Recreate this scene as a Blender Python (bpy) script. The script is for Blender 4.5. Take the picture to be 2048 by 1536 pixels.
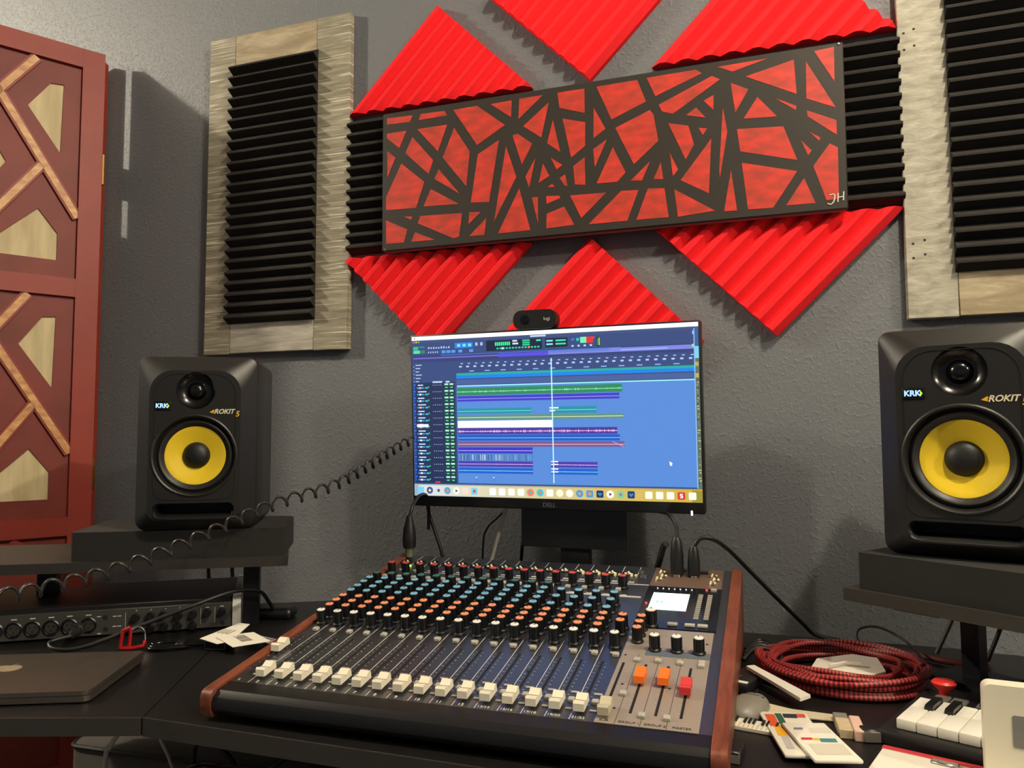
import bpy, bmesh, math, random
from mathutils import Matrix, Vector, Euler
from mathutils.geometry import tessellate_polygon
random.seed(7)
PI = math.pi
sc = bpy.context.scene
COL = sc.collection
for o in list(bpy.data.objects): bpy.data.objects.remove(o)

# ------------------------------------------------------------------ camera, world, lights, exposure
def rz_rx_ry(rx, ry, rz): return Matrix.Rotation(rz, 4, 'Z') @ Matrix.Rotation(rx, 4, 'X') @ Matrix.Rotation(ry, 4, 'Y')
cd = bpy.data.cameras.new('camera'); cam = bpy.data.objects.new('camera', cd); COL.objects.link(cam)
R_ = rz_rx_ry(.067, .004, .336).to_3x3()
cm = Matrix((R_.col[0], R_.col[2], -R_.col[1])).transposed().to_4x4(); cm.translation = (.343, -1.481, 1.103)
cam.matrix_world = cm
cd.sensor_width = 36; cd.lens = 36 * 1540 / 2048; cd.clip_start = .01
sc.camera = cam

w = bpy.data.worlds.new('world'); sc.world = w; w.use_nodes = True
w.node_tree.nodes['Background'].inputs[0].default_value = (.92, .95, 1.0, 1)
w.node_tree.nodes['Background'].inputs[1].default_value = .15

def lamp(name, loc, power, col, size):
    l = bpy.data.lights.new(name, 'POINT'); l.energy = power; l.color = col; l.shadow_soft_size = size
    o = bpy.data.objects.new(name, l); COL.objects.link(o); o.location = loc
    return o
WARM = (1.0, .89, .70)
lamp('ceiling_bulb', (-2.75, -1.2, 2.70), 168, WARM, .035)
lamp('ceiling_bulb', (1.01, -1.12, 2.69), 84, WARM, .035)
lamp('ceiling_bulb', (3.0, -1.9, 2.63), 128, WARM, .035)

sc.view_settings.view_transform = 'Standard'; sc.view_settings.look = 'None'
sc.view_settings.gamma = 1; sc.view_settings.use_curve_mapping = False
sc.view_settings.exposure = 0.0

# ------------------------------------------------------------------ materials
def s2l(c): return tuple(((x/255)/12.92 if x/255 <= .04045 else ((x/255+.055)/1.055)**2.4) for x in c)
MATS = {}
def mat(name, rgb, rough=.5, metal=0, spec=.5, bump=None, var=None, coat=0, emit=0, sheen=0):
    """bump=(scale,strength,dist,detail) noise relief; var=(rgb2,scale,(stretch)) noise colour variation"""
    if name in MATS: return MATS[name]
    m = bpy.data.materials.new(name); m.use_nodes = True; nt = m.node_tree; b = nt.nodes['Principled BSDF']
    c = s2l(rgb) + (1,)
    b.inputs['Base Color'].default_value = c; b.inputs['Roughness'].default_value = rough
    b.inputs['Metallic'].default_value = metal; b.inputs['Specular IOR Level'].default_value = spec
    if coat: b.inputs['Coat Weight'].default_value = coat; b.inputs['Coat Roughness'].default_value = .15
    if sheen: b.inputs['Sheen Weight'].default_value = sheen
    if emit: b.inputs['Emission Color'].default_value = c; b.inputs['Emission Strength'].default_value = emit
    if bump or var:
        tc = nt.nodes.new('ShaderNodeTexCoord')
    if var:
        mp = nt.nodes.new('ShaderNodeMapping'); nt.links.new(tc.outputs['Object'], mp.inputs[0])
        if len(var) > 2: mp.inputs['Scale'].default_value = var[2]
        n = nt.nodes.new('ShaderNodeTexNoise'); n.inputs['Scale'].default_value = var[1]; n.inputs['Detail'].default_value = 5
        nt.links.new(mp.outputs[0], n.inputs['Vector'])
        cr = nt.nodes.new('ShaderNodeValToRGB'); cr.color_ramp.elements[0].position = .35; cr.color_ramp.elements[1].position = .65
        cr.color_ramp.elements[0].color = c; cr.color_ramp.elements[1].color = s2l(var[0]) + (1,)
        nt.links.new(n.outputs['Fac'], cr.inputs[0]); nt.links.new(cr.outputs[0], b.inputs['Base Color'])
    if bump:
        n = nt.nodes.new('ShaderNodeTexNoise'); n.inputs['Scale'].default_value = bump[0]
        n.inputs['Detail'].default_value = bump[3] if len(bump) > 3 else 3
        nt.links.new(tc.outputs['Object'], n.inputs['Vector'])
        bp = nt.nodes.new('ShaderNodeBump'); bp.inputs['Strength'].default_value = bump[1]; bp.inputs['Distance'].default_value = bump[2]
        nt.links.new(n.outputs['Fac'], bp.inputs['Height']); nt.links.new(bp.outputs[0], b.inputs['Normal'])
    MATS[name] = m
    return m
def wall_mat():
    m = mat('grey_wall_paint', (114, 117, 121), .55, spec=.4); nt = m.node_tree; b = nt.nodes['Principled BSDF']
    tc = nt.nodes.new('ShaderNodeTexCoord')
    n1 = nt.nodes.new('ShaderNodeTexNoise'); n1.inputs['Scale'].default_value = 130; n1.inputs['Detail'].default_value = 2.5; n1.inputs['Distortion'].default_value = .6
    n2 = nt.nodes.new('ShaderNodeTexNoise'); n2.inputs['Scale'].default_value = 22; n2.inputs['Detail'].default_value = 2
    for n in (n1, n2): nt.links.new(tc.outputs['Object'], n.inputs['Vector'])
    r = nt.nodes.new('ShaderNodeMapRange'); r.inputs[1].default_value = .5; r.inputs[2].default_value = .75
    nt.links.new(n1.outputs['Fac'], r.inputs[0])
    ad = nt.nodes.new('ShaderNodeMath'); ad.operation = 'MULTIPLY_ADD'; ad.inputs[1].default_value = 1.1
    nt.links.new(r.outputs[0], ad.inputs[0]); nt.links.new(n2.outputs['Fac'], ad.inputs[2])
    bp = nt.nodes.new('ShaderNodeBump'); bp.inputs['Strength'].default_value = .42; bp.inputs['Distance'].default_value = .0018
    nt.links.new(ad.outputs[0], bp.inputs['Height']); nt.links.new(bp.outputs[0], b.inputs['Normal'])
    return m
def wood_mat(name, c1, c2, c3, stretch, scale=6, rough=.6, bump=.15):
    m = mat(name, c1, rough); nt = m.node_tree; b = nt.nodes['Principled BSDF']
    tc = nt.nodes.new('ShaderNodeTexCoord'); mp = nt.nodes.new('ShaderNodeMapping'); mp.inputs['Scale'].default_value = stretch
    nt.links.new(tc.outputs['Object'], mp.inputs[0])
    n = nt.nodes.new('ShaderNodeTexNoise'); n.inputs['Scale'].default_value = scale; n.inputs['Detail'].default_value = 8; n.inputs['Roughness'].default_value = .65; n.inputs['Distortion'].default_value = .4
    nt.links.new(mp.outputs[0], n.inputs['Vector'])
    cr = nt.nodes.new('ShaderNodeValToRGB'); e = cr.color_ramp.elements
    e[0].position = .3; e[0].color = s2l(c1) + (1,); e[1].position = .7; e[1].color = s2l(c3) + (1,)
    k = e.new(.5); k.color = s2l(c2) + (1,)
    nt.links.new(n.outputs['Fac'], cr.inputs[0]); nt.links.new(cr.outputs[0], b.inputs['Base Color'])
    bp = nt.nodes.new('ShaderNodeBump'); bp.inputs['Strength'].default_value = bump; bp.inputs['Distance'].default_value = .002
    nt.links.new(n.outputs['Fac'], bp.inputs['Height']); nt.links.new(bp.outputs[0], b.inputs['Normal'])
    return m
def attr_mat(name, emit=0, rough=.4):
    m = bpy.data.materials.new(name); m.use_nodes = True; nt = m.node_tree; b = nt.nodes['Principled BSDF']
    a = nt.nodes.new('ShaderNodeAttribute'); a.attribute_name = 'Col'
    b.inputs['Roughness'].default_value = rough
    if emit:
        b.inputs['Base Color'].default_value = (.01, .01, .01, 1)
        nt.links.new(a.outputs['Color'], b.inputs['Emission Color']); b.inputs['Emission Strength'].default_value = emit
    else: nt.links.new(a.outputs['Color'], b.inputs['Base Color'])
    return m

M_WALL = wall_mat()
M_CEIL = mat('ceiling_paint', (205, 200, 190), .9)
M_FLOOR = mat('dark_carpet', (70, 62, 55), .95, bump=(180, .5, .003))
M_BLACK = mat('black_plastic', (22, 22, 23), .42)
M_MATTE = mat('matte_black', (17, 17, 18), .75)
M_DESK = mat('black_laminate', (20, 19, 19), .38, bump=(300, .08, .0004))
M_SHELF = mat('dark_shelf_laminate', (46, 43, 38), .5, bump=(250, .08, .0004))
M_STEEL = mat('black_steel', (16, 17, 20), .5, .3)
M_SPK = mat('speaker_black_vinyl', (31, 30, 28), .42, bump=(900, .12, .0004))
M_SPKD = mat('speaker_cone_black', (20, 20, 19), .5)
M_RUB = mat('rubber_surround', (33, 32, 30), .45)
M_YEL = mat('yellow_aramid_cone', (246, 210, 44), .4, bump=(700, .1, .0003))
M_WHITE = mat('white_plastic', (232, 228, 214), .4)
M_CREAM = mat('cream_plastic', (236, 228, 205), .45)
M_REDF = mat('red_foam', (252, 42, 48), .9, spec=.2, bump=(420, .25, .001))
M_BLKF = mat('black_foam', (46, 43, 40), .95, spec=.25, bump=(420, .3, .001))
M_GOLD = mat('gold_contact', (255, 238, 190), .35, .75)
M_CHROME = mat('chrome', (210, 210, 205), .15, 1)
M_BRASS = mat('brass_hinge', (112, 88, 48), .45, 1)
M_CABLE = mat('black_cable_rubber', (18, 18, 19), .45)
M_WCABLE = mat('white_cable', (205, 200, 190), .5)
M_PAPER = mat('white_paper', (232, 226, 210), .8, bump=(60, .15, .001))
M_INK = mat('black_ink', (40, 38, 36), .8)

# ------------------------------------------------------------------ mesh helpers
class G:
    def __init__(s): s.v = []; s.f = []; s.c = []
    def add(s, v, f, M=None, col=None):
        n = len(s.v)
        s.v += [tuple(M @ Vector(p)) for p in v] if M is not None else [tuple(p) for p in v]
        s.f += [tuple(n+i for i in q) for q in f]
        if col is not None or s.c: s.c += [col or (1, 1, 1)] * len(f)
        return s
def T(x, y, z): return Matrix.Translation((x, y, z))
def RX(a): return Matrix.Rotation(a, 4, 'X')
def RY(a): return Matrix.Rotation(a, 4, 'Y')
def RZ(a): return Matrix.Rotation(a, 4, 'Z')
BF = [(0, 3, 2, 1), (4, 5, 6, 7), (0, 1, 5, 4), (1, 2, 6, 5), (2, 3, 7, 6), (3, 0, 4, 7)]
def bv(x0, y0, z0, x1, y1, z1): return [(x0, y0, z0), (x1, y0, z0), (x1, y1, z0), (x0, y1, z0), (x0, y0, z1), (x1, y0, z1), (x1, y1, z1), (x0, y1, z1)]
def box(g, x0, y0, z0, x1, y1, z1, M=None, col=None): return g.add(bv(x0, y0, z0, x1, y1, z1), BF, M, col)
def rbox(g, x0, y0, z0, x1, y1, z1, r=.004, seg=2, M=None):
    bm = bmesh.new(); vs = [bm.verts.new(p) for p in bv(x0, y0, z0, x1, y1, z1)]
    for f in BF: bm.faces.new([vs[i] for i in f])
    r = min(r, .49*min(x1-x0, y1-y0, z1-z0))
    bmesh.ops.bevel(bm, geom=bm.edges[:], offset=r, segments=seg, profile=.5, affect='EDGES')
    bm.verts.index_update()
    g.add([v.co[:] for v in bm.verts], [[v.index for v in f.verts] for f in bm.faces], M); bm.free(); return g
def area2(p): return sum(p[i][0]*p[(i+1) % len(p)][1]-p[(i+1) % len(p)][0]*p[i][1] for i in range(len(p)))
def ax(axis, a, b, h): return (a, h, b) if axis == 'y' else ((a, b, h) if axis == 'z' else (h, a, b))
def prism(g, poly, h0, h1, axis='z', M=None, col=None):
    """poly 2D: axis y -> (x,z), axis z -> (x,y), axis x -> (y,z)"""
    poly = list(poly)
    if area2(poly) < 0: poly.reverse()
    if axis == 'y': h0, h1 = h1, h0      # keep outward winding
    n = len(poly)
    v = [ax(axis, p[0], p[1], h0) for p in poly] + [ax(axis, p[0], p[1], h1) for p in poly]
    f = [tuple(range(n-1, -1, -1)), tuple(range(n, 2*n))] + [(i, (i+1) % n, n+(i+1) % n, n+i) for i in range(n)]
    return g.add(v, f, M, col)
def plate(g, outer, holes, h, axis='y', M=None):
    """flat face with holes"""
    loops = [outer] + list(holes)
    tri = tessellate_polygon([[Vector((p[0], p[1], 0)) for p in l] for l in loops])
    pts = [p for l in loops for p in l]
    return g.add([ax(axis, p[0], p[1], h) for p in pts], [tuple(t) for t in tri], M)
def hole_wall(g, loop, h0, h1, axis='y', M=None):
    n = len(loop)
    return g.add([ax(axis, *p, h0) for p in loop]+[ax(axis, *p, h1) for p in loop], [(i, (i+1) % n, n+(i+1) % n, n+i) for i in range(n)], M)
def loft(g, loops, cap0=False, cap1=False, M=None):
    n = len(loops[0]); v = [p for l in loops for p in l]; f = []
    for k in range(len(loops)-1):
        for i in range(n): f.append((k*n+i, k*n+(i+1) % n, (k+1)*n+(i+1) % n, (k+1)*n+i))
    if cap0: f.append(tuple(range(n-1, -1, -1)))
    if cap1: f.append(tuple(range((len(loops)-1)*n, len(loops)*n)))
    return g.add(v, f, M)
def lathe(g, prof, n=24, M=None, cap0=False, cap1=False):
    """prof [(r,h)] around z"""
    return loft(g, [[(r*math.cos(2*PI*i/n), r*math.sin(2*PI*i/n), h) for i in range(n)] for r, h in prof], cap0, cap1, M)
def tube(g, pts, r, n=8, M=None, closed=False, cols=None):
    pts = [Vector(p) for p in pts]; N = len(pts)
    rs = r if isinstance(r, (list, tuple)) else [r]*N
    tan = []
    for i in range(N):
        a = pts[(i-1) % N] if (closed or i > 0) else pts[i]; b = pts[(i+1) % N] if (closed or i < N-1) else pts[i]
        t = (b-a); tan.append(t.normalized() if t.length > 1e-9 else Vector((0, 0, 1)))
    u = tan[0].orthogonal().normalized(); loops = []
    for i in range(N):
        u = (u - tan[i]*u.dot(tan[i])); u = u.normalized() if u.length > 1e-6 else tan[i].orthogonal().normalized()
        w_ = tan[i].cross(u)
        loops.append([tuple(pts[i]+(u*math.cos(2*PI*k/n)+w_*math.sin(2*PI*k/n))*rs[i]) for k in range(n)])
    v = [p for l in loops for p in l]; f = []; fc = []
    for k in range(N if closed else N-1):
        k2 = (k+1) % N
        for i in range(n):
            f.append((k*n+i, k*n+(i+1) % n, k2*n+(i+1) % n, k2*n+i)); fc.append(cols[k % len(cols)] if cols else None)
    if not closed: f += [tuple(range(n-1, -1, -1)), tuple(range((N-1)*n, N*n))]; fc += [cols[0] if cols else None]*2
    base = len(g.v); g.v += [tuple(M @ Vector(p)) for p in v] if M is not None else v
    g.f += [tuple(base+i for i in q) for q in f]
    if cols: g.c += fc
    return g
def spline(P, n=8):
    P = [Vector(p) for p in P]; out = []
    for i in range(len(P)-1):
        p0 = P[max(i-1, 0)]; p1 = P[i]; p2 = P[i+1]; p3 = P[min(i+2, len(P)-1)]
        for k in range(n):
            t = k/n
            out.append(.5*((2*p1)+(p2-p0)*t+(2*p0-5*p1+4*p2-p3)*t*t+(3*p1-p0-3*p2+p3)*t**3))
    out.append(P[-1]); return out
def rrect(x0, z0, x1, z1, r, n=5):
    rs = r if isinstance(r, (list, tuple)) else [r]*4      # bl, br, tr, tl
    out = []
    for (cx, cz, a0), q in zip(((x0, z0, PI), (x1, z0, 1.5*PI), (x1, z1, 0), (x0, z1, .5*PI)), rs):
        sx = 1 if cx == x0 else -1; sz = 1 if cz == z0 else -1
        for k in range(n+1):
            a = a0+k*PI/2/n; out.append((cx+sx*q+q*math.cos(a), cz+sz*q+q*math.sin(a)))
    return out
def circ(cx, cz, r, n=32): return [(cx+r*math.cos(2*PI*i/n), cz+r*math.sin(2*PI*i/n)) for i in range(n)]
def mesh(g, name, smooth=40):
    me = bpy.data.meshes.new(name); me.from_pydata(g.v, [], g.f); 
    if g.c:
        a = me.color_attributes.new('Col', 'FLOAT_COLOR', 'CORNER'); buf = []
        for p, c in zip(me.polygons, g.c): buf += list((c or (1, 1, 1)) + (1,)) * p.loop_total
        a.data.foreach_set('color', buf)
    if smooth:
        me.polygons.foreach_set('use_smooth', [True]*len(me.polygons)); me.set_sharp_from_angle(angle=math.radians(smooth))
    me.update(); return me
def obj(name, g, m, parent=None, smooth=40, M=None, data=None, label=None):
    me = data or mesh(g, name, smooth)
    if data is None and m is not None: me.materials.append(m)
    o = bpy.data.objects.new(name, me); COL.objects.link(o)
    if parent: o.parent = parent
    if M is not None: o.matrix_local = M
    if label: o['label'] = label
    return o
def tag(o, label, cat, group=None):
    o['label'] = label; o['category'] = cat
    if group: o['group'] = group
    return o
def thing(name, label, cat, loc=(0, 0, 0), rz=0, group=None):
    o = bpy.data.objects.new(name, None); COL.objects.link(o); o.empty_display_size = .05
    o.location = loc; o.rotation_euler = (0, 0, rz)
    return tag(o, label, cat, group)
def struct(name, g, m, parent=None, smooth=None):
    o = obj(name, g, m, parent, smooth)
    o['kind'] = 'structure'; return o
TXT = {}
def text_mesh(s, size, m, ext=.0002, shear=0, bold=0):
    k = (s, size, m.name, shear, bold)
    if k in TXT: return TXT[k]
    cu = bpy.data.curves.new('lettering', 'FONT'); cu.body = s; cu.size = size; cu.extrude = ext; cu.align_x = 'CENTER'; cu.align_y = 'CENTER'; cu.shear = shear; cu.offset = bold; cu.resolution_u = 3
    to = bpy.data.objects.new('lettering', cu); COL.objects.link(to)
    dg = bpy.context.evaluated_depsgraph_get(); dg.update()
    me = bpy.data.meshes.new_from_object(to.evaluated_get(dg)); bpy.data.objects.remove(to)
    me.materials.clear(); me.materials.append(m); TXT[k] = me; return me
def text(s, size, m, parent, M, name='lettering', **k):
    return obj(name, None, None, parent, M=M, data=text_mesh(s, size, m, **k))
FRONT = RX(PI/2)      # text in xz plane, facing -y

# ================================================================== SETTING
ZD = .782             # desk top
g = G(); box(g, -3.6, 0, 0, 3.8, .1, 2.8); struct('wall_back', g, M_WALL)
g = G(); box(g, -3.6, -4.2, -.05, 3.8, .1, 0); struct('floor', g, M_FLOOR)
g = G(); box(g, -3.6, -4.2, 2.8, 3.8, .1, 2.9); struct('ceiling', g, M_CEIL)
g = G(); box(g, -3.7, -4.2, 0, -3.6, .1, 2.8); struct('wall_left', g, M_WALL)
g = G(); box(g, 3.8, -4.2, 0, 3.9, .1, 2.8); struct('wall_right', g, M_WALL)

# ================================================================== FOAM TILES ON THE WALL
def foam(g, W, H, nr, base=.008, tooth=.017, M=None, horizontal=True, tip=.0018):
    """wedge foam: ridges run along x, stacked along z (0..H); back at y=0, teeth to -y"""
    p = H/nr; prof = [(0, 0)]
    for i in range(nr):
        prof += [(-base, i*p), (-base-tooth, i*p+p/2-tip), (-base-tooth, i*p+p/2+tip)]
    prof += [(-base, H), (0, H)]
    return prism(g, prof, 0, W, 'x', M)
TILE = .3048
def red_tile(half):
    """diamond tile; half=1 keeps the upper triangle, -1 the lower one, 0 the whole diamond"""
    g = G(); foam(g, TILE, TILE, 10, base=.012, tooth=.0135, tip=.004, M=RY(-PI/4) @ T(-TILE/2, 0, -TILE/2))
    me = mesh(g, 'red_foam_tile', None)
    if half:
        bm = bmesh.new(); bm.from_mesh(me)
        r = bmesh.ops.bisect_plane(bm, geom=bm.verts[:]+bm.edges[:]+bm.faces[:], plane_co=(0, 0, 0), plane_no=(0, 0, half), clear_inner=True)
        bmesh.ops.edgeloop_fill(bm, edges=[e for e in r['geom_cut'] if isinstance(e, bmesh.types.BMEdge)])
        bm.to_mesh(me); bm.free()
    me.polygons.foreach_set('use_smooth', [True]*len(me.polygons)); me.set_sharp_from_angle(angle=math.radians(25))
    me.materials.append(M_REDF); return me
RT = {h: red_tile(h) for h in (0, 1, -1)}
reds = [(-.339, 1.818, 1, 'red foam triangle above the canvas, beside the wood frame next to the folding screen'),
        (-.343, 1.493, -1, 'red foam triangle below the unsigned end of the canvas'),
        (-.002, 2.0295, 0, 'red foam diamond whose lower point touches the top edge of the canvas'),
        (-.005, 1.279, 0, 'red foam diamond behind the webcam, partly hidden by the monitor'),
        (.338, 1.819, 1, 'red foam triangle above the signed end of the canvas'),
        (.340, 1.497, -1, 'red foam triangle below the painted signature on the canvas')]
for x, z, h, lab in reds:
    o = obj('red_foam_tile', None, None, data=RT[h]); o.location = (x, -.001, z)
    tag(o, lab, 'foam tile', 'red foam tiles around the canvas')
g = G(); foam(g, .29, .303, 12, M=T(-.145, 0, -.1515)); me_bt = mesh(g, 'black_foam_tile', 25); me_bt.materials.append(M_BLKF)
for x, lab in ((-.407, 'black ridged foam tile at the unsigned end of the canvas'), (.411, 'black ridged foam tile at the signed end of the canvas')):
    o = obj('black_foam_tile', None, None, data=me_bt); o.location = (x, -.001, 1.6555)
    tag(o, lab, 'foam tile', 'black foam tiles either end of the canvas')

# ================================================================== WOOD FRAMED ACOUSTIC PANELS
def wood_panel_mats():
    m = wood_mat('weathered_grey_plank', (116, 109, 92), (144, 137, 117), (172, 165, 144), (1.2, 1, 16), 7, .7, .35)
    # pale saw marks across the board
    nt = m.node_tree; b = nt.nodes['Principled BSDF']; src = b.inputs['Base Color'].links[0].from_socket
    tc = nt.nodes.new('ShaderNodeTexCoord'); mp = nt.nodes.new('ShaderNodeMapping'); mp.inputs['Scale'].default_value = (3.5, 1, 150)
    nt.links.new(tc.outputs['Object'], mp.inputs[0])
    n = nt.nodes.new('ShaderNodeTexNoise'); n.inputs['Scale'].default_value = 2.2; n.inputs['Detail'].default_value = 3; nt.links.new(mp.outputs[0], n.inputs['Vector'])
    r = nt.nodes.new('ShaderNodeMapRange'); r.inputs[1].default_value = .56; r.inputs[2].default_value = .66; nt.links.new(n.outputs['Fac'], r.inputs[0])
    mx = nt.nodes.new('ShaderNodeMixRGB'); mx.inputs[2].default_value = s2l((222, 214, 190)) + (1,)
    nt.links.new(r.outputs[0], mx.inputs[0]); nt.links.new(src, mx.inputs[1]); nt.links.new(mx.outputs[0], b.inputs['Base Color'])
    m2 = wood_mat('weathered_plank_smooth', (128, 112, 86), (160, 144, 114), (196, 182, 150), (2, 1, 9), 4, .65, .2)
    m3 = wood_mat('pale_grained_plank', (140, 134, 122), (176, 170, 156), (206, 202, 190), (3, 1, 22), 3, .65, .3)
    m4 = wood_mat('whitewashed_plank', (144, 139, 122), (172, 167, 150), (196, 192, 176), (4, 1, 12), 6, .75, .7)
    return m, m2, m3, m4
PL = wood_panel_mats()
M_EDGE = mat('raw_board_edge', (206, 172, 140), .7)
def wood_panel(label, x0, x1, z0, z1, fx0, fx1, fz0, fz1, mats, nr, dots=False):
    t = thing('acoustic_wood_panel', label, 'wall panel', ((x0+x1)/2, 0, z0), 0, 'wood framed foam panels on the wall')
    cx = (x0+x1)/2; th = .019
    for (a, b, c, d), m in (((x0, fx0+.004, z0, z1), mats[0]), ((fx1-.004, x1, z0, z1), mats[1]), ((fx0+.0045, fx1-.0045, fz1-.004, z1-.0015), mats[2]), ((fx0+.0045, fx1-.0045, z0+.0015, fz0+.004), mats[3])):
        g = G(); rbox(g, a-cx, -th, c-z0, b-cx, -.002, d-z0, .0012, 1); obj('plank', g, m, t)
    g = G(); box(g, fx0-cx+.005, -.008, fz0-z0+.005, fx1-cx-.005, -.001, fz1-z0-.005); obj('backing_board', g, M_MATTE, t)
    g = G(); foam(g, fx1-fx0, fz1-fz0, nr, base=.012, tooth=.018, M=T(fx0-cx, -.0085, fz0-z0)); obj('foam_insert', g, M_BLKF, t, 25)
    if dots:
        for dx, dz in ((.010, .505), (.026, .51), (.010, .475), (.026, .48), (.012, .13), (.030, .135), (.012, .105), (.030, .11)):
            g = G(); lathe(g, [(.0022, 0), (.0018, .0006)], 10, T(x0-cx+dx, -th, dz) @ RX(PI/2), cap1=True); obj('nail_head', g, M_INK, t)
    return t
wood_panel('grey weathered wood frame around black ridged foam, hung whole beside the folding screen', -.936, -.549, 1.294, 2.058, -.866, -.632, 1.364, 1.984, (PL[0], PL[0], PL[1], PL[2]), 24)
wood_panel('pale whitewashed wood frame with nail holes around black ridged foam', .553, .94, 1.300, 2.064, .627, .866, 1.376, 1.998, (PL[3], PL[3], PL[3], PL[1]), 24, True)

# ================================================================== PAINTED CANVAS
M_CBLK = mat('black_canvas_paint', (52, 48, 43), .5, spec=.35, bump=(220, .12, .0006))
M_CRED = mat('red_brushed_paint', (220, 60, 46), .5, var=((168, 58, 42), 28, (1, 1, 2.2)), bump=(90, .2, .0008))
M_CSIDE = mat('canvas_side_pink', (150, 112, 112), .8)
cv = thing('painted_canvas', 'long black canvas with red angular shards and a JH signature', 'painting', (.006, -.046, 1.645))
CW, CH = .914, .300
g = G(); rbox(g, -CW/2, 0, -CH/2, CW/2, .0185, CH/2, .002, 1); obj('canvas_board', g, M_CBLK, cv)
g = G(); box(g, -CW/2+.004, .004, -CH/2-.0012, CW/2-.004, .017, -CH/2+.0004); obj('canvas_edge', g, M_CSIDE, cv)
SH = ["11,294 72,292 66,278 11,280","91,292 146,291 152,280 86,279","11,260 58,260 41,224 11,249","83,260 152,260 131,205","12,221 32,204 13,162","72,244 120,187 110,158 55,211",
"46,189 100,142 81,88 10,90 10,119","168,251 203,195 195,122 142,190","166,290 219,291 280,241 219,207","249,290 295,291 293,256","311,292 361,292 309,249","373,275 357,204 319,233","296,217 307,219 338,194 316,153",
"282,196 304,129 256,41","267,211 245,83 205,86 221,187","133,166 180,108 123,146","115,125 179,86 98,89","10,68 61,43 53,15 11,16","52,72 72,70 70,63","91,69 186,66 179,17 167,14 85,54","202,66 227,64 200,41",
"239,50 235,15 201,15","79,35 124,15 70,15","310,104 333,16 264,15","381,237 396,169 369,191","391,292 446,292 446,242 395,260","401,237 447,223 446,175 418,155","464,250 487,204 463,188","470,292 550,293 566,247 499,221",
"568,294 660,295 671,286 584,255","590,237 689,278 703,269 616,215 596,223","506,203 573,229 580,219 588,166 541,126","489,182 465,129 462,166","501,165 525,112 509,95 468,96","445,152 446,96 425,99 422,137","376,160 400,142 388,134",
"344,163 331,103 323,127","360,150 373,123 351,111","405,122 410,98 404,99 394,116","379,106 384,99 369,100","336,83 349,82 349,28","366,82 393,80 395,75 367,66","403,57 423,18 366,16 367,46","415,78 487,76 437,30",
"516,76 549,74 527,16 451,16","567,75 598,72 605,15 544,16","572,128 556,92 534,94","592,124 596,90 578,92","609,140 624,105 614,94","607,198 644,188 654,150 638,123","685,157 679,53 628,84","616,68 689,19 622,14",
"698,294 788,295 726,280","748,267 832,285 835,220","866,295 899,297 898,233","852,278 899,185 851,209","798,218 834,198 833,190","851,187 899,162 899,135 852,176","853,148 872,134 870,128","840,133 857,112 851,104",
"887,121 900,112 899,19 879,18 859,83","843,63 861,15 812,16","738,104 832,77 790,14 747,15","731,169 811,163 833,97 736,126","768,225 801,183 743,187","722,259 753,242 729,201","691,241 690,212 673,232","659,221 676,199 640,209","663,181 678,178 670,166",
"707,214 714,167 699,80 698,96","719,93 728,15 705,16"]
for s in SH:
    P = [(float(a)/1000-CW/2, float(b)/305*CH-CH/2) for a, b in (q.split(',') for q in s.split())]
    g = G(); prism(g, P, -.0005, .001, 'y'); obj('red_shard', g, M_CRED, cv, None)
M_SIG = mat('white_signature_paint', (225, 220, 205), .6)
g = G()
for st in ([(888, 27), (896, 27), (895, 16), (890, 10), (884, 12)], [(902, 29), (901, 13)], [(911, 31), (910, 15)], [(902, 21), (910, 22)]):
    tube(g, spline([(a/1000-CW/2-.004, -.0006, b/305*CH-CH/2) for a, b in st], 5), .0011, 6)
obj('signature', g, M_SIG, cv)
for dx in (-1, 1):
    g = G(); lathe(g, [(.0028, 0), (.0022, .0012), (0.0004, .0015)], 12, T(dx*(CW/2-.008), 0, (CH/2-.004)*(1 if dx > 0 else -1)) @ RX(PI/2), cap1=True); obj('mounting_pin', g, M_CHROME, cv)

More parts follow.
